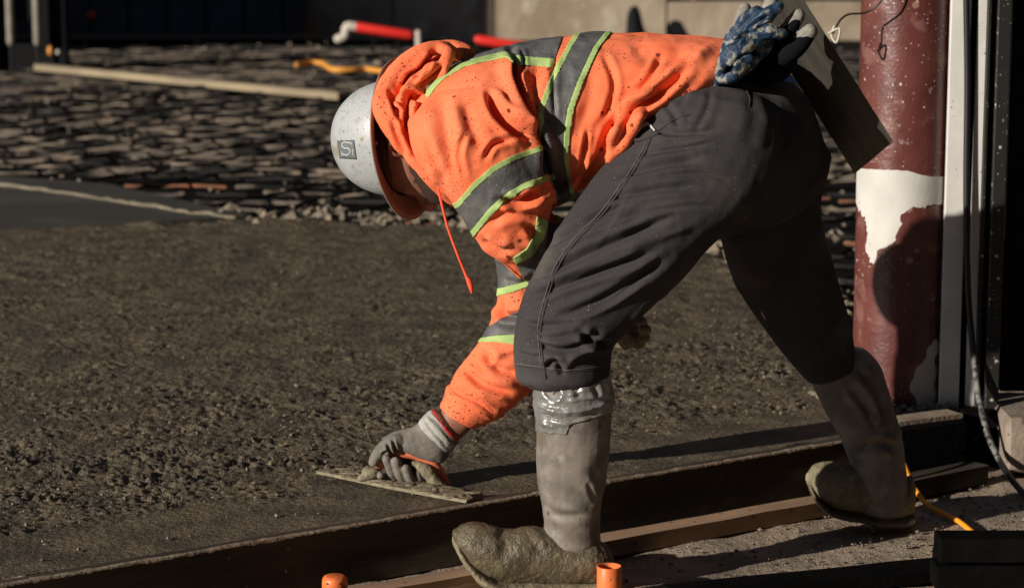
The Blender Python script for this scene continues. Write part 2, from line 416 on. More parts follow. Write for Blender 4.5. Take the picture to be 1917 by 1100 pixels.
# ================================================================== SETTING
SUB = .0035
def fan(y0, y1, ratio, xr, dx, extra_y=(), extra_x=()):
    ys = [y0]
    while ys[-1] < y1: ys.append(ys[-1] * ratio)
    ys = list(extra_y) + ys
    xs = sorted(list(np.arange(-xr, xr + 1e-9, dx)) + list(extra_x))
    Y = np.array(ys); X = np.array(xs)
    gx = X[None, :] * np.maximum(Y, 3.0)[:, None]; gy = np.repeat(Y[:, None], len(X), 1)
    return gx, gy, len(Y), len(X)
def grid_polys(ny, nx, keep=None):
    i = np.arange(ny - 1)[:, None] * nx + np.arange(nx - 1)[None, :]
    q = np.stack([i, i + 1, i + nx + 1, i + nx], -1).reshape(-1, 4)
    if keep is not None:
        q = q[keep[q].all(1)]
    return q
def fast_mesh(name, V, Q, material, kind='structure', smooth=True):
    used = np.unique(Q); rem = np.full(len(V), -1); rem[used] = np.arange(len(used)); V = V[used]; Q = rem[Q]
    me = bpy.data.meshes.new(name)
    me.vertices.add(len(V)); me.vertices.foreach_set('co', V.astype(np.float32).ravel())
    me.loops.add(Q.size); me.loops.foreach_set('vertex_index', Q.astype(np.int32).ravel())
    me.polygons.add(len(Q)); me.polygons.foreach_set('loop_start', np.arange(len(Q), dtype=np.int32) * Q.shape[1])
    me.update(calc_edges=True)
    if smooth: me.polygons.foreach_set('use_smooth', np.ones(len(Q), bool))
    me.materials.append(M[material])
    o = bpy.data.objects.new(name, me); COL.objects.link(o)
    if kind: o['kind'] = kind
    return o
# ground, one sheet to the horizon
gx, gy, ny, nx = fan(3.2, 260, 1.0045, .27, .0035, (-40, -8, 0, 1.5, 2.5), (-30, -8, -3, -1.2, -.6, -.4, .4, .6, 1.2, 3, 8, 30))
Vg = np.stack([gx.ravel(), gy.ravel(), np.zeros(gx.size)], 1)
nearw = np.clip((9 - Vg[:, 1]) / 2, 0, 1) * np.clip((Vg[:, 1] - 2.6), 0, 1)
Vg[:, 2] = nearw * (.006 * fbm(Vg, 5, 3, 3) + .003 * fbm(Vg, 40, 2, 9)) - .004
fast_mesh('ground', Vg, grid_polys(ny, nx), 'ground')
# fresh concrete slab: real lumps; floated smooth near the form boards
ZS = .135
BA, BB = G(0, 1087, ZS), G(1560, 822, ZS)
bdir = Vector((BB.x - BA.x, BB.y - BA.y, 0)).normalized(); bnor = Vector((bdir.y, -bdir.x, 0))
gx, gy, ny, nx = fan(4.0, 11.0, 1.00125, .30, .00125)
Vs = np.stack([gx.ravel(), gy.ravel(), np.zeros(gx.size)], 1)
db = -((Vs[:, 0] - BA.x) * bnor.x + (Vs[:, 1] - BA.y) * bnor.y)          # distance behind the board
edge_pts = [(-700, 418), (0, 430), (200, 420), (400, 409), (560, 404), (700, 412), (860, 424), (1100, 448), (1345, 474), (1480, 520), (1590, 585), (1625, 640), (1640, 700), (1660, 780), (1900, 790)]
Wv = [G(a, b, ZS) for a, b in edge_pts]
wob = .05 * fbm(Vs, 3.0, 3, 5)
far = np.stack([Vs[:, 0] + wob, Vs[:, 1] + wob * 1.4], 1)
slab_poly = [(v.x, v.y) for v in Wv] + [(BB.x + bdir.x * .55, BB.y + bdir.y * .55), (BA.x - bdir.x * 1.2, BA.y - bdir.y * 1.2)]
inside = poly_sd(far, slab_poly)
keep = (inside > 0) & (db > .006)
uvs = proj(np.stack([Vs[:, 0], Vs[:, 1], np.full(len(Vs), ZS)], 1))
# lumpy band beyond the floated strip
smooth_strip = np.clip((.34 + .06 * fbm(Vs, 4, 2, 8) - db) / .05, 0, 1)
hand = np.exp(-(((uvs[:, 0] - 900) / 330) ** 2 + ((uvs[:, 1] - 850) / 60) ** 2))
band = np.exp(-((db - .85) / .5) ** 2)
lump = np.clip(fbm(Vs, 4.5, 3, 21) * .5 + .62, .15, 1.2)
rough = (1 - smooth_strip) * (.6 + .75 * band * lump) * (1 - .6 * hand)
wp_ = Vs + .006 * np.stack([vnoise(Vs * 40, 61), vnoise(Vs * 40, 62), np.zeros(len(Vs))], 1); h1 = np.abs(vnoise(wp_ * 74, 31)); h2 = vnoise(wp_ * 135, 33); h3 = vnoise(wp_ * 30, 35)
Vs[:, 2] = ZS - .003 + (.014 * (h1 - .35) + .0075 * h2 + .005 * h3 * lump) * rough * (.7 + .6 * np.clip(fbm(Vs, 9, 2, 71), -.6, 1)) + .0011 * h2 + .003 * vnoise(Vs * 3, 40) * (1 - smooth_strip) + .0008 * vnoise(Vs * 14, 4)
Vs[:, 2] += np.clip(.05 - inside, 0, .05) * -1.2 * (inside < .05) * np.clip((Vs[:, 1] - 7) / .5, 0, 1) + .02 * np.exp(-((inside - .12) / .07) ** 2) * np.clip(fbm(Vs, 12, 2, 50), 0, 1) * (Vs[:, 1] > 7)
fast_mesh('concrete_slab', Vs, grid_polys(ny, nx, keep), 'slab')
# finished panel at the left, with a slurry bead along its screed line
tri = [G(-500, 448, ZS), G(60, 428, ZS), G(300, 416, ZS), G(470, 405, ZS), G(430, 396, ZS), G(200, 345, ZS), G(0, 330, ZS), G(-700, 285, ZS)]
V = np.array([(v.x, v.y, ZS + .004) for v in tri] + [(v.x, v.y, -.01) for v in tri]); n = len(tri)
P = [tuple(range(n))] + [(i, (i + 1) % n, (i + 1) % n + n, i + n) for i in range(n)]
part('finished_slab', V, P, 'slabsmooth', None, False, kind='structure')
pts = [G(a, b, ZS + .006) for a, b in ((-120, 334), (0, 347), (120, 361), (240, 379), (340, 395), (440, 407))]
V, P = tube(pts, [.012, .014, .011, .013, .01, .008], 8, 10, 1.0)
V = V + fbm(V, 14, 3, 3)[:, None] * np.array([.01, .02, .006])
part('slurry_bead', V, P, 'bead', None, kind='structure')
# black membrane under the reinforcement
V = np.array([(-14, 7.6, .002), (14, 7.6, .002), (14, 27.0, .002), (-14, 27.0, .002)])
part('membrane', V, [(0, 1, 2, 3)], 'membrane', None, False, kind='structure')

# form boards ------------------------------------------------------------------
def plank_line(A, Bv, width, height, zb, name, material, parent, segs=40, rag=.0, label=None, edge=None):
    d = Vector((Bv.x - A.x, Bv.y - A.y, 0)); L = d.length; d.normalize(); nn = Vector((d.y, -d.x, 0))
    V = []; P = []
    for i in range(segs + 1):
        c = Vector((A.x, A.y, 0)) + d * (L * i / segs)
        q_ = vnoise(np.array([[i * L / segs * 9, A.x * 7, 0], [i * L / segs * 9, A.x * 7, 5], [i * L / segs * 9, A.x * 7, 9]])); w1, w2, w3 = rag * q_[0], 0, rag * (q_[2] - 1) * .5
        for off, z in ((0, zb), (width, zb), (width, zb + height - .003), (width - .004 + w1, zb + height + w3), (.003, zb + height + w3), (0, zb + height - .003)):
            p = c + nn * off; V.append((p.x, p.y, z))
    for i in range(segs):
        for k in range(6):
            a, b = i * 6 + k, i * 6 + (k + 1) % 6
            P.append((a, b, b + 6, a + 6))
    P.append(tuple(range(5, -1, -1))); P.append(tuple(segs * 6 + k for k in range(6)))
    return part(name, V, P, material, parent, False, label=label)
A0 = BA - bdir * .9; seam1 = BA + bdir * 1.02; B1 = BA + (BB - BA) * 1.0
fw = thing('form_board', (BA.x, BA.y, 0), 'long dark stained timber form board edging the fresh concrete behind the near boot', 'form board')
plank_line(A0, BB + bdir * .25, .038, ZS + .004, 0, 'board', 'wood', fw, 220, .0025)
# thin arris with spilled concrete along the top, sunlit tone in its colour
V = []; P = []; L = (BB + bdir * .25 - A0).length; n = 420
for i in range(n + 1):
    c = A0 + bdir * (L * i / n); jj = vnoise(np.array([[i * .35, 0, 0], [i * .12, 5, 0], [i * .9, 9, 0]]))
    w = .009 + .006 * jj[0] + .003 * jj[2]; w = max(w, .002); hgt = .0012 + .0015 * jj[1]
    for off, z in ((.0405 - w * 1.2, ZS + .0025), (.0405 - w * .6, ZS + .0045 + max(hgt, 0)), (.0412, ZS + .002), (.0412, ZS - .001 - max(jj[2], 0) * .004)):
        p = c + bnor * off; V.append((p.x, p.y, z))
for i in range(n):
    for k in range(3): P.append((i * 4 + k, i * 4 + k + 1, i * 4 + k + 5, i * 4 + k + 4))
o = part('sunlit_edge', V, P, 'woodedge', fw, True)
# second short board beyond the far boot
fw2 = thing('form_board', (1.25, 6.0, 0), 'short dark form block ending below the red column, behind the far boot', 'form board')
a = G(1672, 798, .15); b2 = G(1792, 783, .15)
plank_line(a, b2, .04, .15, 0, 'board', 'darktimber', fw2, 20, .003)  # shade on the front face painted with the near-black timber
V, P = box(((a.x + b2.x) / 2, (a.y + b2.y) / 2 + .04, .155), ((b2 - a).length, .07, .012), math.atan2(b2.y - a.y, b2.x - a.x)); part('sunlit_edge', V, P, 'woodedge', fw2, False)  # pale strip paints the sunlit top of the block
# kicker laths lying on the ground
k1 = thing('kicker_lath', tuple(G(1131, 1045)), 'long bare timber lath lying on the dirt between the two boots', 'timber')
plank_line(G(1085, 1055), G(1560, 964), -.055, .042, .002, 'lath', 'lath', k1, 60, .003)
k2 = thing('kicker_lath', tuple(G(760, 1130)), 'mud spattered timber lath on the dirt left of the near boot toe', 'timber')
plank_line(G(560, 1162), G(1000, 1082), -.05, .036, .002, 'lath', 'lath', k2, 60, .004)
k3 = thing('kicker_lath', tuple(G(1750, 930)), 'shaded timber lath on the dirt right of the far boot', 'timber')
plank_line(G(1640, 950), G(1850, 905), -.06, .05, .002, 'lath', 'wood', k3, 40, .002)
# sticks bracing, spilled crumbs
def crumbs(n, fn, smin, smax, name, material, label=None):
    Vall = []; Pall = []; o = 0
    base = np.array([(1, 0, 0), (-1, 0, 0), (0, 1, 0), (0, -1, 0), (0, 0, 1), (0, 0, -1)], float)
    fc = [(0, 2, 4), (2, 1, 4), (1, 3, 4), (3, 0, 4), (2, 0, 5), (1, 2, 5), (3, 1, 5), (0, 3, 5)]
    for _ in range(n):
        p = fn()
        if p is None: continue
        s = smin * (smax / smin) ** (random.random() ** 2.2)
        a = random.random() * 6.28; R = np.array([[math.cos(a), -math.sin(a), 0], [math.sin(a), math.cos(a), 0], [0, 0, 1]])
        v = (base * (s * rng.uniform(.6, 1.3, (6, 1))) * np.array([1.2, .9, .7])) @ R.T + np.array(p)
        Vall.append(v); Pall += [tuple(i + o for i in f) for f in fc]; o += 6
    ob = part(name, np.concatenate(Vall), Pall, material, None, False, kind='stuff')
    if label: ob['label'] = label
    return ob
def fore():
    x = random.uniform(-1.5, 1.8); y = random.uniform(4.5, 6.6)
    d = -((x - BA.x) * bnor.x + (y - BA.y) * bnor.y)
    if d > -.05: return None
    if vnoise(np.array([[x * 3, y * 3, 0]]))[0] < random.uniform(-.9, .5): return None
    return (x, y, .001)
crumbs(9000, fore, .0015, .0085, 'dirt_crumbs', 'crumb', 'loose crumbs of dirt and concrete scattered over the foreground')
def onslab():
    x = random.uniform(-2.4, 1.5); y = random.uniform(4.6, 9.6)
    d = -((x - BA.x) * bnor.x + (y - BA.y) * bnor.y)
    if d < .03: return None
    w = .12 + .9 * math.exp(-((d - .95) / .5) ** 2)
    if random.random() > w: return None
    if vnoise(np.array([[x * 4, y * 4, 0]]))[0] < random.uniform(-1.2, .5): return None
    return (x, y, ZS + .001)
crumbs(17000, onslab, .002, .0085, 'aggregate', 'agg', 'stone aggregate showing through the fresh concrete')
def rub():
    t = random.random(); i = min(int(t * 7), 6) + 3; a, b = Wv[i], Wv[i + 1]; s = random.random()
    p = a.lerp(b, s)
    return (p.x + random.gauss(0, .06), p.y + random.gauss(.12, .14), random.uniform(.03, .14))
crumbs(900, rub, .012, .05, 'slab_edge_rubble', 'rubble', 'crumbling pale rubble along the far edge of the fresh slab')

# reinforcement field -----------------------------------------------------------
mat_t = thing('rebar_mat', (0, 9.5, 0), 'field of mud caked reinforcing bars laid in rows behind the fresh concrete', 'rebar')
nb = 0; y = 8.0; row = 0; stuffbars = []
ang = math.radians(-5)
def bumpy_bar(x0, y0, L, a, z, r, dz=0.0):
    k = max(3, int(L / .11)); pts = []; rad = []
    for i in range(k + 1):
        s = L * i / k
        pts.append((x0 + math.cos(a) * s + random.gauss(0, .006), y0 + math.sin(a) * s + random.gauss(0, .012), z + dz * i / k + random.gauss(0, .004)))
        rad.append(r * random.uniform(.7, 1.35))
    return tube(pts, rad, 6, 1)
dash = []; darkstuff = []
while y < 24:
    xm = .26 * y + .5; x = -xm; run = random.uniform(-.1, .1)
    while x < xm:
        L = random.choice((.24, .26, .28, .54)) * random.uniform(.92, 1.06)
        yy = y + math.tan(ang) * x + random.gauss(0, .007)
        d = poly_sd(np.array([[x + L / 2, yy], [x, yy], [x + L, yy]]), slab_poly)
        if (d < -.03).all() and not (x > 1.6 and y < 8.5) and random.random() > (.04 if y < 14 else .3 if y < 17 else .6):
            u = random.random()
            dash.append((bumpy_bar(x, yy, L, ang + random.gauss(0, .005), random.uniform(.07, .088), .0105), 'rust' if u < .05 else 'darkbar' if u < .4 else 'rebar'))
        x += L + random.uniform(.02, .1)
    b = bumpy_bar(-xm, y - math.tan(ang) * xm, 2 * xm, ang, .062, .008)
    if y > 12.2: stuffbars.append(b)
    y += .32 * random.uniform(.97, 1.03); row += 1
for b, mt in dash[:236]: part('bar', b[0], b[1], mt, mat_t); nb += 1
for b, mt in dash[236:]: (stuffbars if mt != 'darkbar' and b[0][:, 1].mean() < 16.5 else darkstuff).append(b)
for i in range(40):
    x = -7.5 + i * .44
    a = math.radians(62) + random.gauss(0, .02)
    y0 = 8.6 if x > -2 else 11.0
    while True:
        d = poly_sd(np.array([[x, y0]]), slab_poly)[0]
        if d < -.05: break
        y0 += .15
    b = bumpy_bar(x, y0, random.uniform(5, 11), a, .105, .008)
    if nb < 290: part('bar', b[0], b[1], 'darkbar', mat_t); nb += 1
    else: stuffbars.append(b)
V, P = join(darkstuff); part('distant_shaded_bars', V, P, 'darkbar', mat_t, kind='stuff')  # far bars coloured dark for the shade lying over them
V, P = join(stuffbars); part('distant_bars', V, P, 'rebar', mat_t, kind='stuff')
def rfield():
    y = random.uniform(9.5, 25); x = random.uniform(-.26 * y, .26 * y)
    if poly_sd(np.array([[x, y]]), slab_poly)[0] > -.05: return None
    return (x, y, random.uniform(.0, .08))
crumbs(1500, rfield, .012, .05, 'rubble', 'rubble', 'scattered pale rubble lying between the reinforcing bars')

# far things ---------------------------------------------------------------------
t = thing('long_plank', tuple(G(360, 155)), 'long pale plank lying across the reinforcement at far left', 'plank')
a, b = G(84, 131, .1), G(655, 186, .1)
plank_line(a, b, .11, .055, .1, 'board', 'plank', t, 12, .004)
t = thing('hose', tuple(G(640, 128)), 'amber yellow hose bent in a zigzag behind the hard hat', 'hose')
V, P = tube([G(a, b, .12) for a, b in ((556, 122), (575, 118), (604, 119), (622, 130), (660, 131), (690, 130), (740, 138))], .024, 8, 4); part('tube', V, P, 'hose', t)
t = thing('red_pipe', tuple(G(700, 112)), 'bright red pipe with pale elbow fitting raised above the rebar left of the hood', 'pipe')
a, b = W(668, 51, 22), W(766, 66, 22)
V, P = tube([a, b], .046, 12, 1); part('pipe', V, P, 'red', t)
V, P = tube([W(668, 51, 22), W(650, 50, 22), W(646, 68, 22), W(634, 73, 22)], .045, 10, 4); part('elbow_fitting', V, P, 'fitting', t)
for q in (700, 745):
    V, P = tube([W(q, 60, 22.1), (W(q, 60, 22.1).x, 22.1, 0)], .012, 6, 1); part('leg', V, P, 'dark', t)
t = thing('red_pipe', tuple(G(940, 112)), 'red pipe half hidden by the shoulder of the orange hoodie', 'pipe')
V, P = tube([W(830, 74, 22.3), W(890, 79, 22.3), W(900, 80, 22.3)], .03, 10, 1); part('socket', V, P, 'dark', t)
V, P = tube([W(896, 75, 22.3), W(990, 89, 22.3)], .046, 12, 1); part('pipe', V, P, 'red', t)
for q in (880, 960):
    V, P = tube([W(q, 85, 22.4), (W(q, 85, 22.4).x, 22.4, 0)], .012, 6, 1); part('leg', V, P, 'dark', t)
t = thing('marker_stake', tuple(G(784, 110)), 'short pale stake standing between the two red pipes', 'stake')
V, P = tube([(W(784, 62, 22).x, 22, 0), W(784, 84, 22), W(783, 62, 22)], [.02, .03, .03], 8, 1); part('post', V, P, 'fitting', t)
# low concrete wall with panel joints
wl = thing('concrete_wall', (2, 26.6, 0), 'low weathered concrete wall across the back, its left end in shade', 'wall')
xs = [W(560, 40, 26.6).x, W(735, 40, 26.6).x, W(925, 40, 26.6).x, W(1250, 40, 26.6).x, W(1430, 40, 26.6).x, W(1620, 40, 26.6).x, 6.5, 9.5]
for i in range(len(xs) - 1):
    hgt = .44 if i > 2 else .58
    V, P = box(((xs[i] + xs[i + 1]) / 2, 26.8, hgt / 2), (xs[i + 1] - xs[i] - .02, .3, hgt), 0, 0, .01); part('panel', V, P, 'wall', wl, False)
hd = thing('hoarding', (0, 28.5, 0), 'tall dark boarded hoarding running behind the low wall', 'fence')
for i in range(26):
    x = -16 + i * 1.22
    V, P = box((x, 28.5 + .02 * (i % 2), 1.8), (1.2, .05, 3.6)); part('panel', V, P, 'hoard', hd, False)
for q, s in ((1181, 'left orange post standing just behind the low wall'), (1287, 'right orange post standing just behind the low wall')):
    t = thing('orange_post', (W(q, 40, 27.1).x, 27.1, 0), s, 'post', None)
    V, P = box((W(q, 40, 27.1).x, 27.1, .5), (.15, .1, 1.0)); part('post', V, P, 'post', t, False)
    V, P = box((W(q, 40, 27.1).x, 27.1, 1.03), (.19, .14, .05)); part('cap', V, P, 'post', t, False)
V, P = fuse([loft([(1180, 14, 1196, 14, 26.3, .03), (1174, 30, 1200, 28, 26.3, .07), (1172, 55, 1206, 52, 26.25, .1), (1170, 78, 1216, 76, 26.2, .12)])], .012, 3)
part('silhouette', V, P, 'dark', None, label='dark upright sack standing in for a shadow on the lit concrete wall', cat='silhouette')  # dark body put in for a shadow silhouette on the wall
# dark blue skip at far left
sk = thing('skip_bin', (W(340, 60, 25.5).x, 25.5, 0), 'dark blue low steel skip standing in shade at far left', 'skip')
x0, x1 = W(-90, 40, 25.5).x, W(556, 40, 25.5).x
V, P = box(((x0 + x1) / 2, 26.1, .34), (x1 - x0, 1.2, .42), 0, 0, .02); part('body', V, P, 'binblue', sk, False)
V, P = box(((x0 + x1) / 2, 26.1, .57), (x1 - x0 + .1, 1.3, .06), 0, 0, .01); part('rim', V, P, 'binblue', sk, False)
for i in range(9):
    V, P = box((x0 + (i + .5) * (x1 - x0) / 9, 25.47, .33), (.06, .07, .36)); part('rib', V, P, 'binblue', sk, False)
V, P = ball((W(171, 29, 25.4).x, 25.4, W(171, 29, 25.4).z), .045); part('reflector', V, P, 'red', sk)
# equipment stand
es = thing('shoring_stand', (W(70, 165, 20.8).x, 20.8, 0), 'dark shoring stand with two pale ribbed props at the left edge', 'shoring')
for q, w, n_ in ((103, .22, 'column'), (-6, .06, 'column')):
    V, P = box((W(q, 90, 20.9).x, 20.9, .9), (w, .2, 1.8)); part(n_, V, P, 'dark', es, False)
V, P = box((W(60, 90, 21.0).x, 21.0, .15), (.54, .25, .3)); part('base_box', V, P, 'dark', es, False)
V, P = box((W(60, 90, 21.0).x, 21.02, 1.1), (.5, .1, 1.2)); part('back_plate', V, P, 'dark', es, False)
for q in (19, 69):
    x = W(q, 40, 20.7).x; z0 = W(q, 80, 20.7).z
    pts = []; rad = []
    for i in range(40):
        pts.append((x + .003 * q * 0, 20.7, z0 + i * .018)); rad.append(.033 + .006 * (i % 2))
    V, P = tube(pts, rad, 8, 1); part('prop', V, P, 'prop', es)
    V, P = tube([(x, 20.7, z0), (x, 20.7, 0)], .014, 6, 1); part('spindle', V, P, 'darkbar', es)
V, P = ball(W(94, 95, 20.6), (.025, .025, .045)); part('latch', V, P, 'hose', es)
V, P = ball(W(109, 98, 20.6), .022); part('knob', V, P, 'fitting', es)
# unseen building at the left, placed to shade the back, raised to hide sky
ob = thing('shade_building', (-15, 26, 0), 'unseen grey building placed left of the site to shade the far ground', 'building')
V, P = box((-15.2, 32.28, 9), (10, 25.24, 18)); part('wall', V, P, 'greycrete', ob, False)
V, P = box((-15.2, 32.6, 18.15), (10.6, 25.2, .3)); part('roof', V, P, 'dark', ob, False)
for i in range(5):
    for j in range(3):
        V, P = box((-10.19, 23 + i * 4.2, 1.8 + j * 3), (.06, 1.4, 1.5)); part('window', V, P, 'dark', ob, False)

# tall dark blocks added round the site, outside the frame, to hide sky
def sky_blocker(loc, size, label):
    o = thing('building', (loc[0], loc[1], 0), label, 'building')
    V, P = box((loc[0], loc[1], size[2] / 2), size); part('wall', V, P, 'brick', o, False)
    V, P = box((loc[0], loc[1], size[2] + .2), (size[0] + .6, size[1] + .6, .4)); part('roof', V, P, 'dark', o, False)
sky_blocker((22, 12, 0), (16, 60, 18), 'unseen dark block added beyond the right side of the site to hide sky')
sky_blocker((4, 44, 0), (50, 24, 20), 'unseen dark block added behind the hoarding to hide sky')
sky_blocker((6, -24, 0), (50, 16, 20), 'unseen dark block added behind the viewpoint to hide sky')
# column, channel, panel at the right ---------------------------------------------
CYC = 6.37; cxx = W(1686, 560, CYC).x; CR = .1285
col = thing('steel_column', (cxx, CYC, .13), 'thick round dark red painted steel column with chipped paint and a white splash', 'column')
R = []
nz = 220
for i in range(nz + 1):
    z = .12 + i * (2.4 / nz)
    R.append((np.array([cxx, CYC, z]), np.array([CR, 0, 0]), np.array([0, CR, 0])))
V, P = rings(R, 128); part('shaft', V, P, 'redpaint', col)
uv = proj(V); Nn, _ = normals(V, P)
jag = 4 * fbm(V, 26, 3, 77) + 4 * fbm(V, 110, 3, 78)
pol = [(1560, 312), (1620, 316), (1660, 318), (1700, 320), (1735, 330), (1800, 332), (1800, 378), (1745, 382), (1725, 392), (1708, 388), (1696, 398), (1688, 410), (1680, 440), (1668, 458), (1645, 470), (1634, 492), (1625, 470), (1622, 420), (1612, 392), (1596, 372), (1560, 340)]
f = np.minimum(poly_sd(uv, pol) + jag * np.where(uv[:, 1] > 345, 1, .3), np.where(Nn[:, 1] < .1, 20, -20) + 0.0)
v2, p2 = extract(V, P, f, .0012); part('paint_splash', v2, p2, 'whitepaint', col)
f = poly_sd(uv, [(1700, 700), (1740, 640), (1760, 640), (1762, 790), (1690, 790), (1705, 740)]) * .5 + 14 * fbm(V * np.array([1, 1, .6]), 26, 3, 12) - 6
f = np.minimum(f, np.where(Nn[:, 1] < .1, 20, -20) + 0.0)
v2, p2 = extract(V, P, f, .0008)
if len(p2): part('scuffed_paint', v2, p2, 'whitepaint', col)
V, P = box((cxx + .02, CYC + .02, .06), (.42, .4, .16), .3, 0, .01); part('base_block', V, P, 'bead', col, False)
def colmud():
    a = random.uniform(0, 6.28); r = CR + random.uniform(0, .07)
    return (cxx + math.cos(a) * r, CYC - abs(math.sin(a)) * r, ZS + random.uniform(0, .02))
crumbs(260, colmud, .006, .02, 'concrete_crumbs', 'rubble', 'lumps of spilled concrete around the foot of the red column')
YC = 6.25
ch = thing('white_channel', (W(1800, 770, YC).x, YC, .12), 'narrow white coated steel channel standing right of the red column', 'channel')
def vstrip(px0, px1, yref, Y, name, m, par, dep=.02, z0=.13, z1=2.6):
    a, b = W(px0, yref, Y).x, W(px1, yref, Y).x
    V, P = box(((a + b) / 2, Y + dep / 2, (z0 + z1) / 2), (b - a, dep, z1 - z0), 0, 0, .002); return part(name, V, P, m, par, False)
vstrip(1766, 1803, 500, YC, 'flange', 'whitemetal', ch); vstrip(1816, 1833, 500, YC, 'flange', 'whitemetal', ch)
vstrip(1800, 1819, 500, YC + .045, 'web', 'dark', ch, .01)
vstrip(1834, 1841, 500, YC - .01, 'side_lip', 'speckpanel', ch, .05)
pn = thing('steel_panel', (W(1880, 770, 6.45).x, 6.45, .15), 'tall black panel with pale concrete splashes at the right edge', 'panel')
vstrip(1842, 1852, 500, 6.42, 'frame', 'dark', pn); vstrip(1853, 1878, 500, 6.22, 'splashed_strip', 'speckpanel', pn)
vstrip(1880, 2300, 500, 6.40, 'panel', 'dark', pn, .03, .16)
vstrip(1842, 1878, 500, 6.47, 'backing', 'dark', pn, .03, .16)
ft = thing('kerb_footing', (1.35, 6.1, 0), 'pale concrete footing below the black panel at lower right', 'footing')
V, P = box((W(1990, 850, 6.12).x, 6.22, .085), (.34, .35, .15), 0, 0, .012); part('block', V, P, 'footing', ft, False)
V, P = box((W(1840, 850, 6.2).x, 6.26, .075), (.13, .2, .15), 0, 0, .008); part('dark_block', V, P, 'darktimber', ft, False)
# cables
cb = thing('black_cable', tuple(W(1812, 300, 6.27)), 'black cable hanging down the white channel and looping to the ground', 'cable')
V, P = tube([W(1808, -60, 6.235), W(1811, 150, 6.238), W(1809, 350, 6.235), W(1812, 540, 6.23), W(1822, 660, 6.21)], .0088, 8, 6); part('upper_run', V, P, 'blackrub', cb)
V, P = tube([W(1822, 660, 6.21), W(1832, 740, 6.17), W(1850, 815, 6.08), W(1873, 865, 6.0)], .0085, 8, 6); part('muddy_run', V, P, 'cablemud', cb)
V, P = tube([W(1873, 865, 6.0), G(1900, 905, .03), G(1945, 945, .012), G(2050, 975, .012)], .0088, 8, 6); part('ground_run', V, P, 'blackrub', cb)
yc = thing('yellow_cord', tuple(G(1760, 950)), 'yellow electrical cord trailing over the dirt right of the far boot', 'cord')
V, P = tube([G(1640, 812, .16), G(1672, 838, .13), G(1692, 868, .09), G(1712, 912, .03), G(1738, 945, .012), G(1795, 975, .01), G(1842, 1014, .01), G(1900, 1060,   .01), G(1960, 1120, .01)], .0068, 8, 6); part('cord', V, P, 'yellow', yc)
tw = thing('tie_wire', tuple(W(1600, 40, 6.2)), 'dark twisted tie wire reaching from the red column with a pale clip', 'wire')
V, P = tube([W(1662, -20, 6.2), W(1645, 8, 6.2), W(1620, 24, 6.21), W(1590, 27, 6.2), W(1575, 36, 6.19), W(1566, 50, 6.18), W(1560, 62, 6.18)], .0028, 6, 6); part('wire', V, P, 'blackrub', tw)
V, P = tube([W(1552, 62, 6.18), W(1572, 54, 6.17), W(1566, 80, 6.17), W(1556, 66, 6.18), W(1562, 50, 6.18)], .0032, 6, 5); part('clip', V, P, 'fitting', tw)
# dark timbers at the lower right corner
tm = thing('timber_stack', tuple(G(1850, 1110)), 'stack of timbers with shadow painted black in the bottom right corner', 'timber')
c = G(1980, 1115)
for i, (dy, z, x0_, m_) in enumerate(((0, .035, 1742, 'darktimber'), (.09, .035, 1760, 'darktimber'), (.0, .098, 1748, 'darktimber'))):
    xl = W(x0_, 1050, 5.05).x
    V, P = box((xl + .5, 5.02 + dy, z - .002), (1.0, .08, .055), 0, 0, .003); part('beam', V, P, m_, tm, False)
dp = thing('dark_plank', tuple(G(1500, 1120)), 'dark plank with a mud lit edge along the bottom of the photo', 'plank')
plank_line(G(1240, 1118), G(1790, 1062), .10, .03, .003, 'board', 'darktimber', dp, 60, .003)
# orange pipe stubs
s1 = thing('pipe_stub', tuple(G(1141, 1105)), 'open orange plastic pipe stub standing right of the near boot heel', 'pipe')
c = W(1140.5, 1100, 4.93)
R = [(np.array([c.x, 4.93, z]), np.array([r, 0, 0]), np.array([0, r, 0])) for z, r in ((-.02, .0275), (.02, .0275), (W(1141, 1058, 4.93).z - .002, .0275), (W(1141, 1058, 4.93).z, .0265), (W(1141, 1058, 4.93).z - .001, .0235), (.02, .0232))]
V, P = rings(R, 40); part('tube', V, P, 'pvc', s1)
s2 = thing('pipe_stub', tuple(G(627, 1105)), 'capped orange plastic pipe stub at the bottom edge left of the boot toe', 'pipe')
c = W(627, 1100, 4.93); zt = W(627, 1076, 4.93).z
R = [(np.array([c.x, 4.93, z]), np.array([r, 0, 0]), np.array([0, r, 0])) for z, r in ((-.02, .0275), (zt - .02, .0285), (zt - .008, .0275), (zt - .002, .024), (zt, .018))]
V, P = rings(R, 40); part('cap', V, P, 'pvc', s2)
for a in (-.5, .5):
    V, P = ball((c.x + .0275 * math.sin(a), 4.93 - .0275 * math.cos(a), zt - .012), (.0045, .002, .002), 6); part('slot', V, P, 'dark', s2)

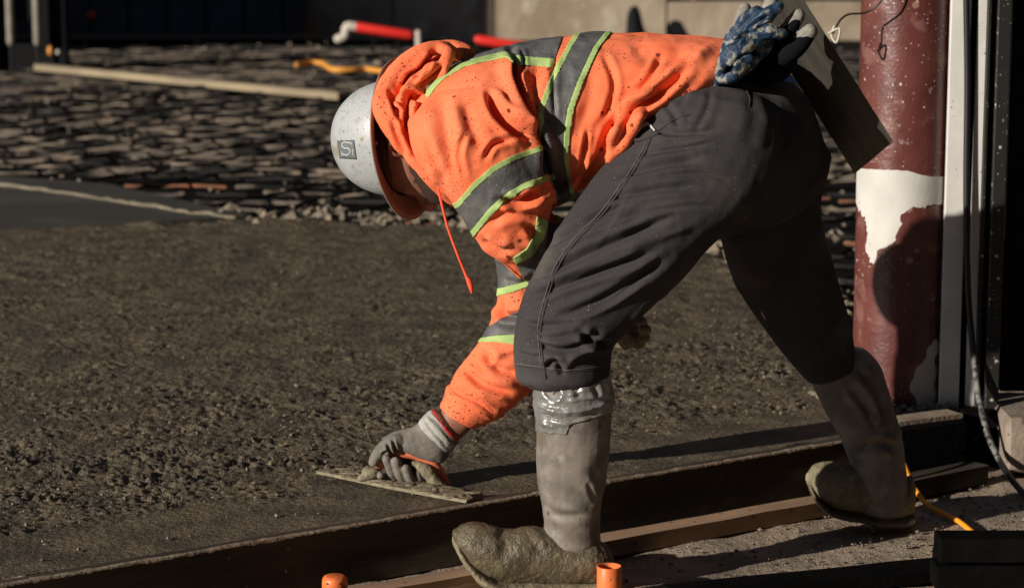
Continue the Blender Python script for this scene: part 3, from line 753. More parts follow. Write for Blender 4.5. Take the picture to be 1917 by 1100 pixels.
# ================================================================== THE WORKER
pr = thing('person', (0.35, 5.2, 0), 'person bending far over in orange hooded jacket, dark trousers and speckled white hard hat', 'person')
near_arm = [(800, 175, 950, 118, 5.12, .07), (763, 232, 985, 200, 5.07, .09), (786, 310, 1004, 268, 5.04, .088), (842, 372, 1026, 330, 5.035, .08), (878, 425, 1034, 378, 5.04, .072), (905, 465, 1022, 428, 5.05, .06), (945, 486, 1004, 470, 5.06, .035)]
near_fore = [(918, 462, 1030, 395, 5.09, .06), (948, 500, 1062, 418, 5.11, .058), (1010, 545, 1110, 460, 5.15, .05), (1090, 610, 1165, 530, 5.18, .042), (1140, 640, 1190, 580, 5.2, .034)]
far_arm = [(900, 200, 1000, 160, 5.36, .08), (905, 350, 1030, 350, 5.42, .075), (928, 470, 1030, 470, 5.45, .062), (933, 540, 1035, 560, 5.46, .06), (922, 590, 1038, 640, 5.46, .06), (896, 640, 1020, 700, 5.455, .06), (854, 695, 978, 745, 5.445, .058), (838, 728, 940, 775, 5.44, .05), (824, 758, 892, 800, 5.435, .036)]
torso = [(785, 140, 775, 300, 5.2, .10), (850, 116, 830, 350, 5.2, .165), (930, 93, 905, 400, 5.21, .19), (1030, 71, 1010, 395, 5.22, .19), (1130, 61, 1080, 358, 5.22, .185), (1230, 64, 1150, 318, 5.22, .18), (1305, 68, 1195, 268, 5.22, .18), (1362, 73, 1215, 245, 5.22, .178)]
# ---- body (skin)
def shrink(S, k, dk=.8): return [((a + (c_ - a) * k / 2), b + (d - b) * k / 2, c_ - (c_ - a) * k / 2, d - (d - b) * k / 2, Y, hd * dk) for a, b, c_, d, Y, hd in S]
head = [(690, 240, 692, 318, 5.215, .04), (706, 205, 710, 340, 5.21, .055), (728, 190, 735, 356, 5.2, .066), (756, 192, 762, 364, 5.193, .072), (785, 212, 792, 372, 5.19, .066), (812, 236, 820, 380, 5.19, .056), (838, 262, 846, 380, 5.2, .044)]
neck = [(790, 215, 830, 320, 5.2, .06), (850, 170, 870, 310, 5.2, .066), (900, 150, 900, 300, 5.2, .08)]
L = [loft(head, 32), loft(neck), loft(shrink(torso[1:], .3)), loft(shrink(near_arm, .3)), loft(shrink(near_fore, .25)), loft(shrink(far_arm[:-2], .3)),
     loft([(850, 705, 935, 745, 5.445, .04), (840, 745, 900, 785, 5.437, .032), (824, 772, 872, 812, 5.43, .027), (800, 790, 842, 838, 5.425, .026)]),
     tube([W(786, 366, 5.2), W(797, 379, 5.2), W(806, 388, 5.2)], [.012, .012, .011], 12), ball(W(803, 383, 5.19), (.010, .012, .009)),
     ball(W(824, 382, 5.2), (.009, .018, .007)), ball(W(834, 382, 5.2), (.008, .016, .007)), ball(W(765, 355, 5.16), (.016, .012, .012))]
# ear
e = [W(a, b, Y) for a, b, Y in ((752, 262, 5.123), (741, 259, 5.116), (731, 266, 5.112), (730, 279, 5.112), (738, 289, 5.114), (750, 291, 5.12), (756, 284, 5.124))]
L += [tube(e, .0052, 8, 3), tube([W(738, 270, 5.12), W(748, 275, 5.12), W(752, 283, 5.12)], .004, 8, 3)]
# legs inside the trousers
near_leg = [(1238, 185, 1468, 235, 5.09, .11), (1175, 262, 1466, 318, 5.06, .115), (1112, 330, 1420, 392, 5.03, .112), (1062, 400, 1345, 448, 5.01, .108), (1012, 485, 1275, 525, 4.99, .1), (976, 565, 1207, 592, 4.98, .092), (962, 640, 1150, 645, 4.975, .086), (963, 700, 1142, 700, 4.975, .082), (968, 712, 1137, 708, 4.975, .077), (986, 722, 1124, 716, 4.975, .068)]
far_leg = [(1320, 200, 1525, 215, 5.350, .11), (1335, 300, 1546, 300, 5.365, .115), (1340, 380, 1536, 385, 5.380, .11), (1348, 445, 1545, 440, 5.395, .105), (1372, 525, 1565, 510, 5.430, .1), (1428, 612, 1590, 598, 5.470, .09), (1480, 680, 1600, 655, 5.500, .084), (1512, 716, 1604, 682, 5.515, .078)]
L += [loft(shrink(near_leg, .4, .6)), loft(shrink(far_leg, .4, .6)),
      loft([(1040, 690, 1110, 690, 4.975, .04), (1045, 850, 1100, 850, 4.985, .04), (1050, 990, 1100, 990, 5.0, .035)]),
      loft([(1540, 690, 1590, 670, 5.52, .04), (1600, 800, 1650, 790, 5.525, .04), (1630, 920, 1680, 920, 5.525, .035)]), ball(W(1360, 250, 5.22), (.09, .13, .09))]
V, P = fuse(L, .0038, 4)
part('body', V, P, 'skin', pr)
uv = proj(V)
f = poly_sd(uv, [(763, 300), (790, 312), (830, 340), (860, 360), (860, 395), (815, 381), (800, 372), (782, 350), (772, 325)]) + 4 * fbm(V, 120, 2, 3)
f = np.minimum(f, (5.3 - V[:, 1]) * 400)
v2, p2 = extract(V, P, f, .003); part('beard', v2, p2, 'beard', pr)
# far side of the face gets the same beard by symmetry about the head plane
# ---- hoodie
hood = []
def Wp(L3): return [W(*p) for p in L3]
V, P = fuse([loft(torso), loft(near_arm), loft(near_fore), loft(far_arm, ck=.1),
             tube([W(1200, 180, 5.05), W(1178, 222, 5.035), W(1158, 262, 5.03), W(1146, 290, 5.035)], [.02, .02, .019, .014], 12, 4),
     loft([(1040, 330, 1010, 400, 5.2, .15), (1085, 300, 1062, 372, 5.2, .16)])], .0042, 9)
cr = [
 # armhole fold and underarm folds
 ([(958, 92), (962, 150), (985, 215), (1012, 268), (1024, 330)], 9, -.018), ([(940, 100), (946, 160), (968, 220), (994, 262)], 13, .010),
 ([(915, 165), (925, 205), (955, 240), (992, 262)], 9, -.012), ([(908, 160), (935, 190), (970, 235)], 10, .006),
 ([(828, 180), (832, 240), (842, 300), (846, 345)], 16, -.006), ([(868, 190), (885, 240), (905, 280)], 14, -.005), ([(800, 260), (815, 300), (835, 350)], 9, -.005),
 # lower sleeve folds under the band
 ([(935, 372), (975, 378), (1015, 352)], 9, -.014), ([(1000, 360), (1020, 358), (1034, 380)], 10, .008),
 ([(915, 420), (945, 400), (985, 395), (1015, 405)], 10, -.005), ([(900, 450), (930, 470), (960, 470)], 8, -.006), ([(985, 420), (1004, 440), (1000, 470)], 9, -.009),
 # side and hem folds
 ([(1300, 120), (1230, 178), (1180, 210), (1168, 250), (1140, 290)], 9, -.014), ([(1330, 92), (1260, 150), (1200, 190), (1168, 205)], 12, .009), ([(1165, 215), (1140, 250), (1120, 300), (1090, 340)], 10, -.009),
 ([(1200, 200), (1180, 232), (1160, 275)], 9, .007), ([(1100, 300), (1120, 250), (1165, 200)], 16, -.004), ([(1110, 130), (1100, 200), (1082, 260)], 14, -.003),
 ([(1180, 90), (1240, 110), (1290, 95)], 18, -.004), ([(1010, 120), (1000, 160), (1003, 220)], 10, -.004),
 # far sleeve
 ([(905, 655), (935, 690), (975, 700)], 10, -.007), ([(870, 690), (905, 720), (960, 735)], 8, -.006), ([(846, 730), (880, 745), (925, 770)], 5, -.006), ([(938, 565), (945, 590), (985, 590)], 8, -.009), ([(915, 690), (940, 660), (980, 650)], 9, .005), ([(945, 520), (970, 530), (1000, 520)], 7, -.004),
]
cr += [([(870, 330), (860, 290), (872, 250)], 6, -.004), ([(905, 300), (925, 270), (960, 262)], 6, -.005), ([(1130, 100), (1150, 160), (1130, 230)], 7, -.0035), ([(1240, 100), (1215, 150), (1180, 180)], 7, -.004), ([(1100, 240), (1092, 290), (1082, 330)], 5, -.005), ([(1040, 100), (1035, 160), (1040, 230)], 5, -.003), ([(975, 95), (980, 120), (975, 150)], 4, -.004)]
V = crease(V, P, cr, .0034, 17, 4)
uv = proj(V); Yv = V[:, 1]
# yoke seam as a fine groove
d, tt = seg_d(uv, catmull([(772, 215), (790, 190), (815, 172), (850, 165), (888, 160)], 6)); Nn, _ = normals(V, P)
V = V - Nn * (np.exp(-(d / 3.2) ** 2) * .0035 * (Nn[:, 1] < .3))[:, None]
part('hoodie', V, P, 'orange', pr)
HV, HP = V, P
isarm = (Yv < 5.2)
def comps(V_, P_):
    par = list(range(len(V_)))
    def fd(x):
        while par[x] != x: par[x] = par[par[x]]; x = par[x]
        return x
    for p in P_:
        for q in p[1:]: par[fd(q)] = fd(p[0])
    gr = {}
    for p in P_: gr.setdefault(fd(p[0]), []).append(p)
    out = []
    for g in gr.values():
        if len(g) < 60: continue
        ids = sorted({q for p in g for q in p}); rm = {q: i for i, q in enumerate(ids)}
        out.append((V_[ids], [tuple(rm[q] for q in p) for p in g]))
    return out
def tape_set(A, Bp, region, edges=(.2, .8), nm=('reflective_tape', 'tape_edging')):
    for a, b, m_, n_ in ((0, edges[0], 'lime', nm[1]), (edges[0], edges[1], 'tape', nm[0]), (edges[1], 1, 'lime', nm[1])):
        if b <= a: continue
        f = np.minimum(poly_sd(uv, strip_poly(A, Bp, a, b)), region)
        v2, p2 = extract(HV, HP, f, .0022 if m_ == 'tape' else .0028)
        for v3, p3 in comps(v2, p2): part(n_, v3, p3, m_, pr, solid=.0025)
armpoly = [(740, 190), (760, 120), (900, 80), (958, 95), (968, 160), (990, 220), (1016, 270), (1027, 330), (1045, 380), (1030, 440), (1000, 500), (880, 500), (740, 300)]
arm_sd = poly_sd(uv, armpoly)
near_reg = (5.28 - Yv) * 900
# torso hoop
A = [(1092, 40), (1060, 90), (1028, 150), (1008, 205), (1003, 255), (1012, 300), (1030, 350), (1042, 420)]
B = [(1162, 40), (1122, 90), (1094, 150), (1074, 205), (1066, 255), (1064, 300), (1072, 345), (1082, 400)]
tape_set(A, B, np.maximum(-arm_sd, -near_reg) if False else np.where(arm_sd > 0, -np.abs(arm_sd), 50.) , (.17, .83))
# over the shoulder
A = [(778, 150), (822, 100), (870, 80), (920, 66), (965, 58), (1010, 55), (1058, 55)]
B = [(800, 182), (832, 148), (872, 125), (912, 116), (948, 108), (966, 122), (1034, 127)]
hoop = poly_sd(uv, [(1092, 40), (1060, 90), (1028, 150), (1008, 205), (1162, 205), (1200, 40)])
tape_set(A, B, np.minimum(near_reg, -hoop), (.0, .78))
# upper sleeve
A = [(830, 385), (855, 378), (885, 343), (920, 312), (960, 291), (1004, 276), (1020, 270)]
B = [(880, 455), (890, 440), (915, 408), (945, 378), (980, 356), (1028, 338), (1040, 335)]
tape_set(A, B, np.minimum(near_reg, (5.16 - Yv) * 900), (.15, .83))
# elbow band
A = [(1004, 405), (1002, 435), (985, 465), (960, 482)]
B = [(1090, 440), (1065, 480), (1030, 515), (985, 530)]
tape_set(A, B, np.minimum((5.3 - Yv) * 900, 60), (.25, 1.0))
# far sleeve bands
fr = (Yv - 5.3) * 900
tape_set([(915, 478), (960, 478), (1040, 470)], [(925, 556), (960, 546), (1040, 520)], fr, (.0, .82))
tape_set([(900, 622), (935, 598), (975, 580), (1040, 560)], [(892, 640), (930, 640), (965, 645), (1050, 655)], fr, (.0, .7))
# folded ribbed hem and cuff on the far arm
V2, P2 = fuse([loft([(836, 722, 945, 778, 5.44, .05), (829, 745, 915, 792, 5.437, .043), (822, 760, 890, 802, 5.435, .039)], 28, 5, ck=.08)], .0035, 3)
V2 = crease(V2, P2, [([(842, 728), (880, 748), (930, 782)], 4, -.004)], .001, 40, 7); part('cuff', V2, P2, 'orange', pr)
# ---- hood: soft folds round the neck and head
h1_ = tube(Wp([(846, 372, 5.11), (815, 338, 5.085), (780, 296, 5.078), (745, 248, 5.085), (718, 205, 5.10), (722, 170, 5.13), (750, 128, 5.15), (790, 98, 5.16), (825, 90, 5.18), (852, 108, 5.20)]), [.017, .021, .022, .026, .026, .024, .024, .020, .017, .02], 16, 4)
h2_ = tube(Wp([(838, 352, 5.08), (800, 300, 5.075), (778, 255, 5.09), (765, 205, 5.11), (772, 165, 5.12), (800, 142, 5.12), (826, 128, 5.12), (840, 100, 5.14), (820, 88, 5.17)]), [.016, .022, .024, .024, .02, .019, .014, .013, .012], 16, 4)
h3_ = loft([(718, 195, 760, 280, 5.3, .03), (760, 120, 800, 320, 5.3, .04), (815, 95, 850, 350, 5.28, .05), (865, 103, 890, 300, 5.24, .09)], 24, 4)
h4_ = tube(Wp([(735, 190, 5.18), (765, 150, 5.22), (800, 118, 5.24), (840, 98, 5.25), (868, 106, 5.24)]), [.03, .04, .042, .03, .03], 16, 4)
h5_ = tube(Wp([(846, 372, 5.29), (800, 330, 5.31), (750, 260, 5.31), (718, 205, 5.28), (735, 160, 5.24)]), [.02, .022, .024, .026, .026], 14, 4)
V, P = fuse([h1_, h2_, h3_, h4_, h5_], .0036, 5)
V = crease(V, P, [([(795, 195), (770, 180), (758, 210), (768, 250)], 8, -.018), ([(730, 170), (742, 215), (765, 262), (790, 300)], 5, -.009), ([(812, 100), (790, 125), (775, 150)], 6, -.008), ([(745, 205), (760, 150), (795, 118)], 5, -.006), ([(760, 300), (740, 240), (735, 215)], 6, -.005), ([(780, 165), (810, 145), (830, 120)], 6, -.010)], .002, 22, 9)
part('hood', V, P, 'orange', pr)
V, P = tube(Wp([(818, 340, 5.06), (824, 370, 5.03), (838, 425, 5.02), (856, 475, 5.01), (868, 505, 5.01), (878, 530, 5.0)]), .0028, 8, 5); part('drawstring', V, P, 'cord', pr)
V, P = tube(Wp([(873, 518, 5.0), (878, 526, 5.0), (882, 538, 5.0), (883, 548, 5.0)]), [.003, .0062, .0058, .002], 10, 3); part('cord_end', V, P, 'cord', pr)
# ---- trousers
pelvis = [(1345, 100, 1195, 258, 5.22, .158), (1408, 118, 1215, 320, 5.22, .184), (1470, 142, 1262, 385, 5.22, .195), (1515, 190, 1330, 425, 5.23, .19), (1542, 262, 1400, 420, 5.25, .15)]
V, P = fuse([loft(pelvis), loft(near_leg, ck=.12), loft(far_leg, ck=.12), loft([(1250, 300, 1440, 320, 5.15, .1), (1280, 400, 1400, 420, 5.2, .08)])], .0038, 10)
cr = [
 ([(1000, 470), (1060, 440), (1120, 405), (1190, 375)], 8, -.008), ([(1010, 520), (1090, 480), (1170, 445), (1260, 405)], 9, -.011), ([(990, 560), (1060, 530), (1150, 500), (1230, 470)], 9, -.012),
 ([(1030, 600), (1110, 570), (1180, 530), (1250, 480)], 10, -.009), ([(1150, 330), (1240, 310), (1310, 300)], 8, -.007), ([(1130, 375), (1230, 355), (1300, 350)], 8, -.007), ([(1220, 245), (1280, 250), (1340, 245)], 7, -.006),
 ([(1190, 290), (1260, 280), (1330, 270)], 6, -.005), ([(1000, 640), (1040, 655), (1080, 650), (1120, 620)], 8, -.011), ([(1060, 690), (1080, 660), (1130, 640)], 8, .008), ([(1020, 690), (1040, 675), (1055, 700)], 6, -.009),
 ([(1085, 620), (1110, 640), (1140, 640)], 7, -.012), ([(970, 660), (1000, 668), (1020, 660)], 5, -.004), ([(1300, 130), (1290, 160), (1270, 200)], 7, -.003), ([(1330, 165), (1325, 200), (1300, 250)], 7, -.0025),
 ([(1240, 190), (1262, 215), (1270, 240)], 7, -.004), ([(1400, 175), (1412, 220), (1400, 280)], 12, -.002), ([(1440, 200), (1464, 235), (1466, 290)], 10, -.003), ([(1300, 420), (1220, 450), (1160, 470)], 9, .006),
 ([(980, 605), (1030, 610), (1090, 600)], 7, -.006),
 ([(1240, 560), (1210, 590), (1190, 610)], 8, -.006), ([(1060, 470), (1120, 440), (1200, 410)], 4, -.003), ([(1040, 545), (1110, 512), (1190, 480)], 4, -.0035), ([(1090, 590), (1150, 560), (1210, 515)], 4, -.004), ([(1200, 400), (1290, 385), (1340, 390)], 5, -.003), ([(1240, 330), (1310, 325), (1360, 335)], 5, -.003), ([(1215, 275), (1280, 265), (1330, 255)], 4, -.003), ([(985, 620), (1020, 632), (1060, 630)], 4, -.003), ([(1010, 500), (1030, 490), (1050, 494)], 4, -.003), ([(995, 540), (1015, 530), (1035, 534)], 4, -.003), ([(1180, 360), (1150, 420), (1110, 470)], 5, .002), ([(1190, 330), (1170, 400), (1150, 450)], 18, .004),
]
V = crease(V, P, cr, .002, 12, 14, k=1.15)
part('trousers', V, P, 'trouser', pr)
TB = bvh(V, P); TV, TP = V, P
def seam(pts, r=.0016, m='seam', off=.0004, n_='seam'):
    v_, p_ = surf_line(TB, pts, r, off); part(n_, v_, p_, m, pr)
seam([(1222, 252), (1205, 290), (1170, 345), (1125, 405), (1080, 450), (1045, 500), (1025, 560), (1012, 620), (1018, 680), (1022, 708)], .0022)
seam([(1217, 250), (1200, 287), (1165, 342), (1120, 402), (1075, 447), (1040, 497), (1020, 557), (1007, 617), (1013, 680)], .0011, 'seamlit', .001)
seam([(1060, 380), (1075, 396), (1100, 410), (1122, 412)], .0012)
seam([(968, 680), (1010, 686), (1060, 692), (1120, 686)], .0009, 'seamlit', .001)
seam([(968, 684), (1010, 690), (1060, 696), (1120, 690)], .0014)
seam([(1290, 215), (1262, 225), (1225, 250)], .0016)
seam([(1332, 162), (1360, 166), (1398, 170)], .002)
seam([(1398, 170), (1404, 185), (1402, 200)], .0014)
# pocket opening with white lining
lp = [hit(TB, a, b, .003) for a, b in ((1182, 262), (1190, 245), (1205, 236), (1216, 232), (1224, 240), (1230, 250), (1212, 256), (1196, 264))]
V_, P_ = tube([hit(TB, a, b, .004) for a, b in ((1185, 258), (1198, 244), (1214, 234), (1226, 246))], [.003, .005, .005, .003], 8, 4, .5); part('pocket_lining', V_, P_, 'lining', pr)
V_, P_ = tube([hit(TB, a, b, .003) for a, b in ((1184, 266), (1204, 262), (1230, 252))], .0045, 8, 4, .6); part('pocket_edge', V_, P_, 'trouser', pr)
# turned trouser cuff at the knee
# waistband
V_, P_ = surf_line(TB, [(1305, 138), (1322, 124), (1345, 122)], .006, .002); part('waistband', V_, P_, 'trouser', pr)
# ---- boots
near_shaft = [(1002, 700, 1140, 700, 4.975, .066), (1000, 735, 1146, 735, 4.977, .070), (1002, 765, 1146, 765, 4.978, .070), (1004, 800, 1144, 800, 4.98, .067), (1003, 850, 1141, 850, 4.985, .066), (1005, 900, 1134, 900, 4.99, .062), (1013, 940, 1128, 940, 4.995, .057), (1018, 975, 1124, 975, 5.0, .052), (1012, 1015, 1126, 1015, 5.0, .05)]
V, P = fuse([loft(near_shaft)], .004, 4)
V = crease(V, P, [([(1010, 935), (1040, 962), (1100, 965)], 8, -.0025), ([(1110, 880), (1128, 930), (1125, 960)], 8, -.003), ([(1100, 900), (1116, 940)], 6, -.002)], .0012, 14, 31)
bt = part('boot_shaft', V, P, 'rubber', pr, label='grey rubber boot shaft of the leg nearest the camera')
f = np.minimum(poly_sd(proj(V), [(960, 690), (1180, 690), (1180, 752), (1142, 772), (1068, 792), (1060, 812), (1032, 811), (960, 800)]), 60)
v2, p2 = extract(V, P, f, .003)
v2 = crease(v2, p2, [([(1003, 757), (1050, 770), (1100, 765), (1145, 750)], 4, .006), ([(1003, 775), (1060, 785), (1120, 775)], 5, -.003), ([(1020, 720), (1035, 745), (1050, 725)], 6, -.004), ([(1075, 715), (1085, 745)], 7, -.003), ([(1110, 720), (1120, 745)], 6, -.003), ([(1008, 790), (1040, 800)], 4, .003), ([(1035, 712), (1060, 738), (1100, 728)], 4, .003), ([(1010, 740), (1060, 750), (1140, 738)], 3, .003)], .0028, 40, 5)
part('duct_tape_wrap', v2, p2, 'ducttape', pr, solid=.002)
foot = [(853, 990, 858, 1020, 4.99, .024), (866, 981, 880, 1052, 4.99, .044), (888, 977, 908, 1076, 4.99, .052), (918, 983, 938, 1087, 4.99, .054), (955, 992, 970, 1090, 4.99, .052), (990, 985, 1010, 1092, 4.99, .047), (1034, 992, 1050, 1092, 4.995, .053), (1080, 1004, 1090, 1092, 5.0, .055), (1110, 1006, 1116, 1090, 5.0, .052), (1126, 1014, 1128, 1086, 5.0, .042)]
sole = [(851, 1000, 851, 1026, 4.99, .016), (859, 1012, 861, 1042, 4.99, .036), (878, 1036, 878, 1066, 4.99, .048), (905, 1062, 905, 1092, 4.99, .059), (945, 1082, 945, 1101, 4.99, .06), (1000, 1084, 1000, 1102, 4.99, .052), (1045, 1084, 1045, 1103, 4.995, .048), (1056, 1082, 1056, 1112, 4.995, .05), (1100, 1082, 1100, 1113, 5.0, .052), (1130, 1080, 1132, 1110, 5.0, .044)]
V, P = fuse([loft(foot)], .0036, 5)
V = crease(V, P, [([(932, 986), (946, 1010), (942, 1040)], 13, -.0022), ([(985, 990), (1000, 1020), (1020, 1040)], 10, -.0018)], 0)
Nn, _ = normals(V, P); V = V + Nn * (.0024 * fbm(V, 26, 3, 3) + .0019 * np.abs(fbm(V, 85, 3, 5)))[:, None]
part('boot_foot', V, P, 'mud', pr, label='muddy wet foot of the boot nearest the camera')
uvf = proj(V); Nn, _ = normals(V, P)
V2, P2 = fuse([loft(sole)], .003, 2); V2 = V2 + normals(V2, P2)[0] * (.0012 * fbm(V2, 60, 3, 4))[:, None]; part('sole', V2, P2, 'mudlight', pr)
far_shaft = [(1512, 700, 1628, 660, 5.525, .062), (1522, 725, 1650, 690, 5.525, .066), (1548, 775, 1668, 750, 5.525, .066), (1575, 825, 1686, 805, 5.525, .064), (1592, 870, 1694, 860, 5.525, .06), (1604, 915, 1702, 910, 5.525, .055), (1606, 950, 1706, 950, 5.525, .05)]
V, P = fuse([loft(far_shaft)], .004, 4)
V = crease(V, P, [([(1590, 720), (1620, 760), (1640, 800)], 9, -.006), ([(1610, 690), (1640, 740), (1655, 790)], 8, -.006), ([(1600, 850), (1640, 830), (1680, 840)], 9, -.006)], .0025, 14, 37)
part('boot_shaft', V, P, 'rubber', pr, label='shaded grey rubber boot shaft of the rear leg')
ffoot = [(1515, 884, 1519, 912, 5.53, .022), (1524, 870, 1533, 932, 5.53, .042), (1548, 864, 1556, 948, 5.53, .05), (1578, 868, 1588, 956, 5.53, .05), (1604, 868, 1622, 962, 5.53, .047), (1650, 900, 1662, 968, 5.53, .052), (1682, 910, 1690, 968, 5.53, .044), (1700, 890, 1702, 966, 5.53, .036)]
V, P = fuse([loft(ffoot)], .004, 5)
Nn, _ = normals(V, P); V = V + Nn * (.003 * np.abs(fbm(V, 42, 3, 13)) + .001 * fbm(V, 170, 2, 15))[:, None]
part('boot_foot', V, P, 'mudlight', pr, label='mud covered foot of the rear boot')
V, P = fuse([loft([(1514, 896, 1514, 916, 5.53, .02), (1522, 914, 1524, 936, 5.53, .04), (1545, 940, 1546, 958, 5.53, .052), (1580, 952, 1580, 970, 5.53, .054), (1620, 958, 1620, 976, 5.53, .05), (1640, 958, 1640, 986, 5.53, .05), (1680, 958, 1680, 986, 5.53, .05), (1706, 956, 1707, 982, 5.53, .042)])], .003, 2); part('sole', V, P, 'mud', pr)
# ---- glove on the working hand (fingers curl up round the float handle)
YH = 5.425
palm = [(806, 768, 858, 828, YH, .034), (792, 780, 843, 848, YH, .033), (775, 797, 828, 866, YH, .034), (752, 803, 796, 862, YH, .033), (735, 808, 762, 848, YH, .028), (722, 815, 740, 846, YH, .022)]
def wp(*p): return [W(*q) for q in p]
LH = [loft(palm, 24, 4),
      tube(wp((745, 826, 5.41), (722, 836, 5.405), (708, 850, 5.40), (699, 864, 5.395)), [.020, .0185, .017, .013], 14),
      # index .. little: root at the far palm, under the handle, tip upwards at the near side
      tube(wp((742, 842, 5.45), (735, 872, 5.445), (742, 892, 5.42), (733, 884, 5.398), (724, 860, 5.390)), [.012, .0115, .0105, .0105, .0105], 12),
      tube(wp((758, 848, 5.45), (752, 878, 5.445), (760, 899, 5.42), (750, 890, 5.396), (741, 863, 5.387)), [.012, .012, .011, .011, .0112], 12),
      tube(wp((776, 856, 5.45), (770, 886, 5.445), (780, 906, 5.42), (770, 900, 5.396), (760, 877, 5.388)), [.012, .0115, .0105, .0108, .011], 12),
      tube(wp((790, 862, 5.45), (785, 890, 5.445), (792, 908, 5.425), (786, 898, 5.405), (783, 882, 5.40)), [.010, .010, .009, .009, .009], 12),
      tube(wp((712, 866, 5.43), (704, 880, 5.42), (712, 889, 5.40)), [.01, .01, .0095], 12)]
V, P = fuse(LH, .0024, 2)
V = crease(V, P, [([(735, 822), (740, 840), (748, 848)], 3, -.004), ([(725, 830), (730, 845), (738, 850)], 3, -.004), ([(715, 850), (728, 842)], 3, -.003)], .0008, 50, 8)
part('work_glove', V, P, 'glove', pr, label='grey coated glove gripping the hand float')
V, P = fuse([loft([(784, 787, 838, 850, YH, .034), (791, 779, 845, 845, YH, .036), (800, 771, 852, 836, YH, .0362), (808, 766, 857, 829, YH, .0355)], 28, 5, ck=.06)], .003, 2)
V = crease(V, P, [([(800, 775), (825, 800), (850, 830)], 3, -.003), ([(794, 784), (815, 812), (838, 838)], 3, -.002)], .0008, 60, 3); part('glove_cuff', V, P, 'cuff', pr)
V, P = fuse([loft([(800, 774, 850, 834, YH, .032), (812, 765, 860, 824, YH, .0345)], 24, 3, ck=.05)], .003, 1); part('cuff_trim', V, P, 'redtrim', pr)
# ---- other hand, holding behind the knee
LN = [loft([(1130, 640, 1178, 585, 5.2, .03), (1160, 652, 1200, 604, 5.2, .03), (1180, 650, 1205, 618, 5.2, .024)], 20, 4)]
for i, (a, b) in enumerate(((1198, 600), (1206, 615), (1204, 630), (1194, 642))):
    LN.append(tube(wp((a - 25, b + 4, 5.19), (a, b, 5.175), (a + 6, b + 2, 5.15), (a - 4, b + 3, 5.13)), [.011, .0105, .010, .009], 10))
LN.append(tube(wp((1160, 600, 5.2), (1180, 592, 5.19), (1198, 597, 5.18)), [.013, .012, .010], 10))
V, P = fuse(LN, .003, 2); V = V + normals(V, P)[0] * (.0015 * fbm(V, 90, 2, 6))[:, None]
part('work_glove', V, P, 'mudlight', pr, label='muddy glove resting behind the near knee')

# ---- hard hat (local frame)
tilt = math.radians(26); th = math.radians(6)
ax_ = Vector((-math.cos(th) * math.cos(tilt), math.sin(tilt), -math.sin(th) * math.cos(tilt)))
front = Vector((math.sin(th), 0, -math.cos(th)))                 # towards the brow: down in the picture
side = ax_.cross(front).normalized(); front = side.cross(ax_).normalized()
HC = W(749, 258, 5.225)
def hp(a, s, f_): return HC + ax_ * a + side * s + front * f_
def dome(k=0.0, n=72, m=40):
    V = []; P = []
    for i in range(m + 1):
        t = math.pi / 2 * i / m
        for j in range(n):
            p = 2 * math.pi * j / n
            rf, rs, hh = .133 - k, .115 - k, .163 - k
            r = math.cos(t) ** .82
            q = hp(math.sin(t) * hh, math.sin(p) * r * rs, math.cos(p) * r * rf)
            ridge = .004 * math.exp(-((math.sin(p) * r * rs) / .012) ** 2) * (math.sin(t) > .25) * min(1, (math.sin(t) - .25) * 4) if k == 0 else 0
            V.append(q + ax_ * ridge)
    for i in range(m):
        for j in range(n):
            a, b = i * n + j, i * n + (j + 1) % n
            P.append((a, b, b + n, a + n))
    return np.array([tuple(v) for v in V]), P
V, P = dome(); HVV, HPP = V, P
N_, T_ = normals(V, P)
sh = part('helmet_shell', V, P, 'helmet', pr, solid=.0025, label='white speckled hard hat dome')
# brim
def brim(zoff, dr=0.0):
    V = []; P = []; n = 96; prof = [(0, .0), (.25, -.003), (.5, -.008), (.75, -.013), (.93, -.016), (1.0, -.014)]
    for u, z in prof:
        for j in range(n):
            p = 2 * math.pi * j / n
            ri_f, ri_s = .131, .113; ro_f = .178 + .006 * max(0, math.cos(p)); ro_s = .152
            rf = ri_f + (ro_f - ri_f + dr) * u; rs = ri_s + (ro_s - ri_s + dr) * u
            V.append(hp(z + zoff, math.sin(p) * rs, math.cos(p) * rf))
    for i in range(len(prof) - 1):
        for j in range(n):
            a, b = i * n + j, i * n + (j + 1) % n
            P.append((a, b, b + n, a + n))
    return np.array([tuple(v) for v in V]), P
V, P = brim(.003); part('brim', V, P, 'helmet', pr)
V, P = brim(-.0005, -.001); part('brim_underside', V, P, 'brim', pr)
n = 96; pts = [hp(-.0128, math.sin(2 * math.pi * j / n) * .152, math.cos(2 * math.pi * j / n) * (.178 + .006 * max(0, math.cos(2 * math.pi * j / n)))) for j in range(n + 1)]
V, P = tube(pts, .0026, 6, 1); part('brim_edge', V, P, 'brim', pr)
# inside: liner, suspension straps
V, P = dome(.006, 48, 20); part('liner', V, P, 'strap', pr)
for z, k, m_ in ((-.012, .018, 'strap'), (-.03, .03, 'strap')):
    pts = [hp(z, math.sin(2 * math.pi * j / 48) * (.113 - k), math.cos(2 * math.pi * j / 48) * (.131 - k)) for j in range(49)]
    V, P = tube(pts, .010, 8, 1, .35); part('headband', V, P, m_, pr)
for p in (.6, 1.6, 2.5, 3.8, 4.7, 5.7):
    V, P = ball(hp(-.006, math.sin(p) * .122, math.cos(p) * .142), .0045, 8); part('rivet', V, P, 'brim', pr)
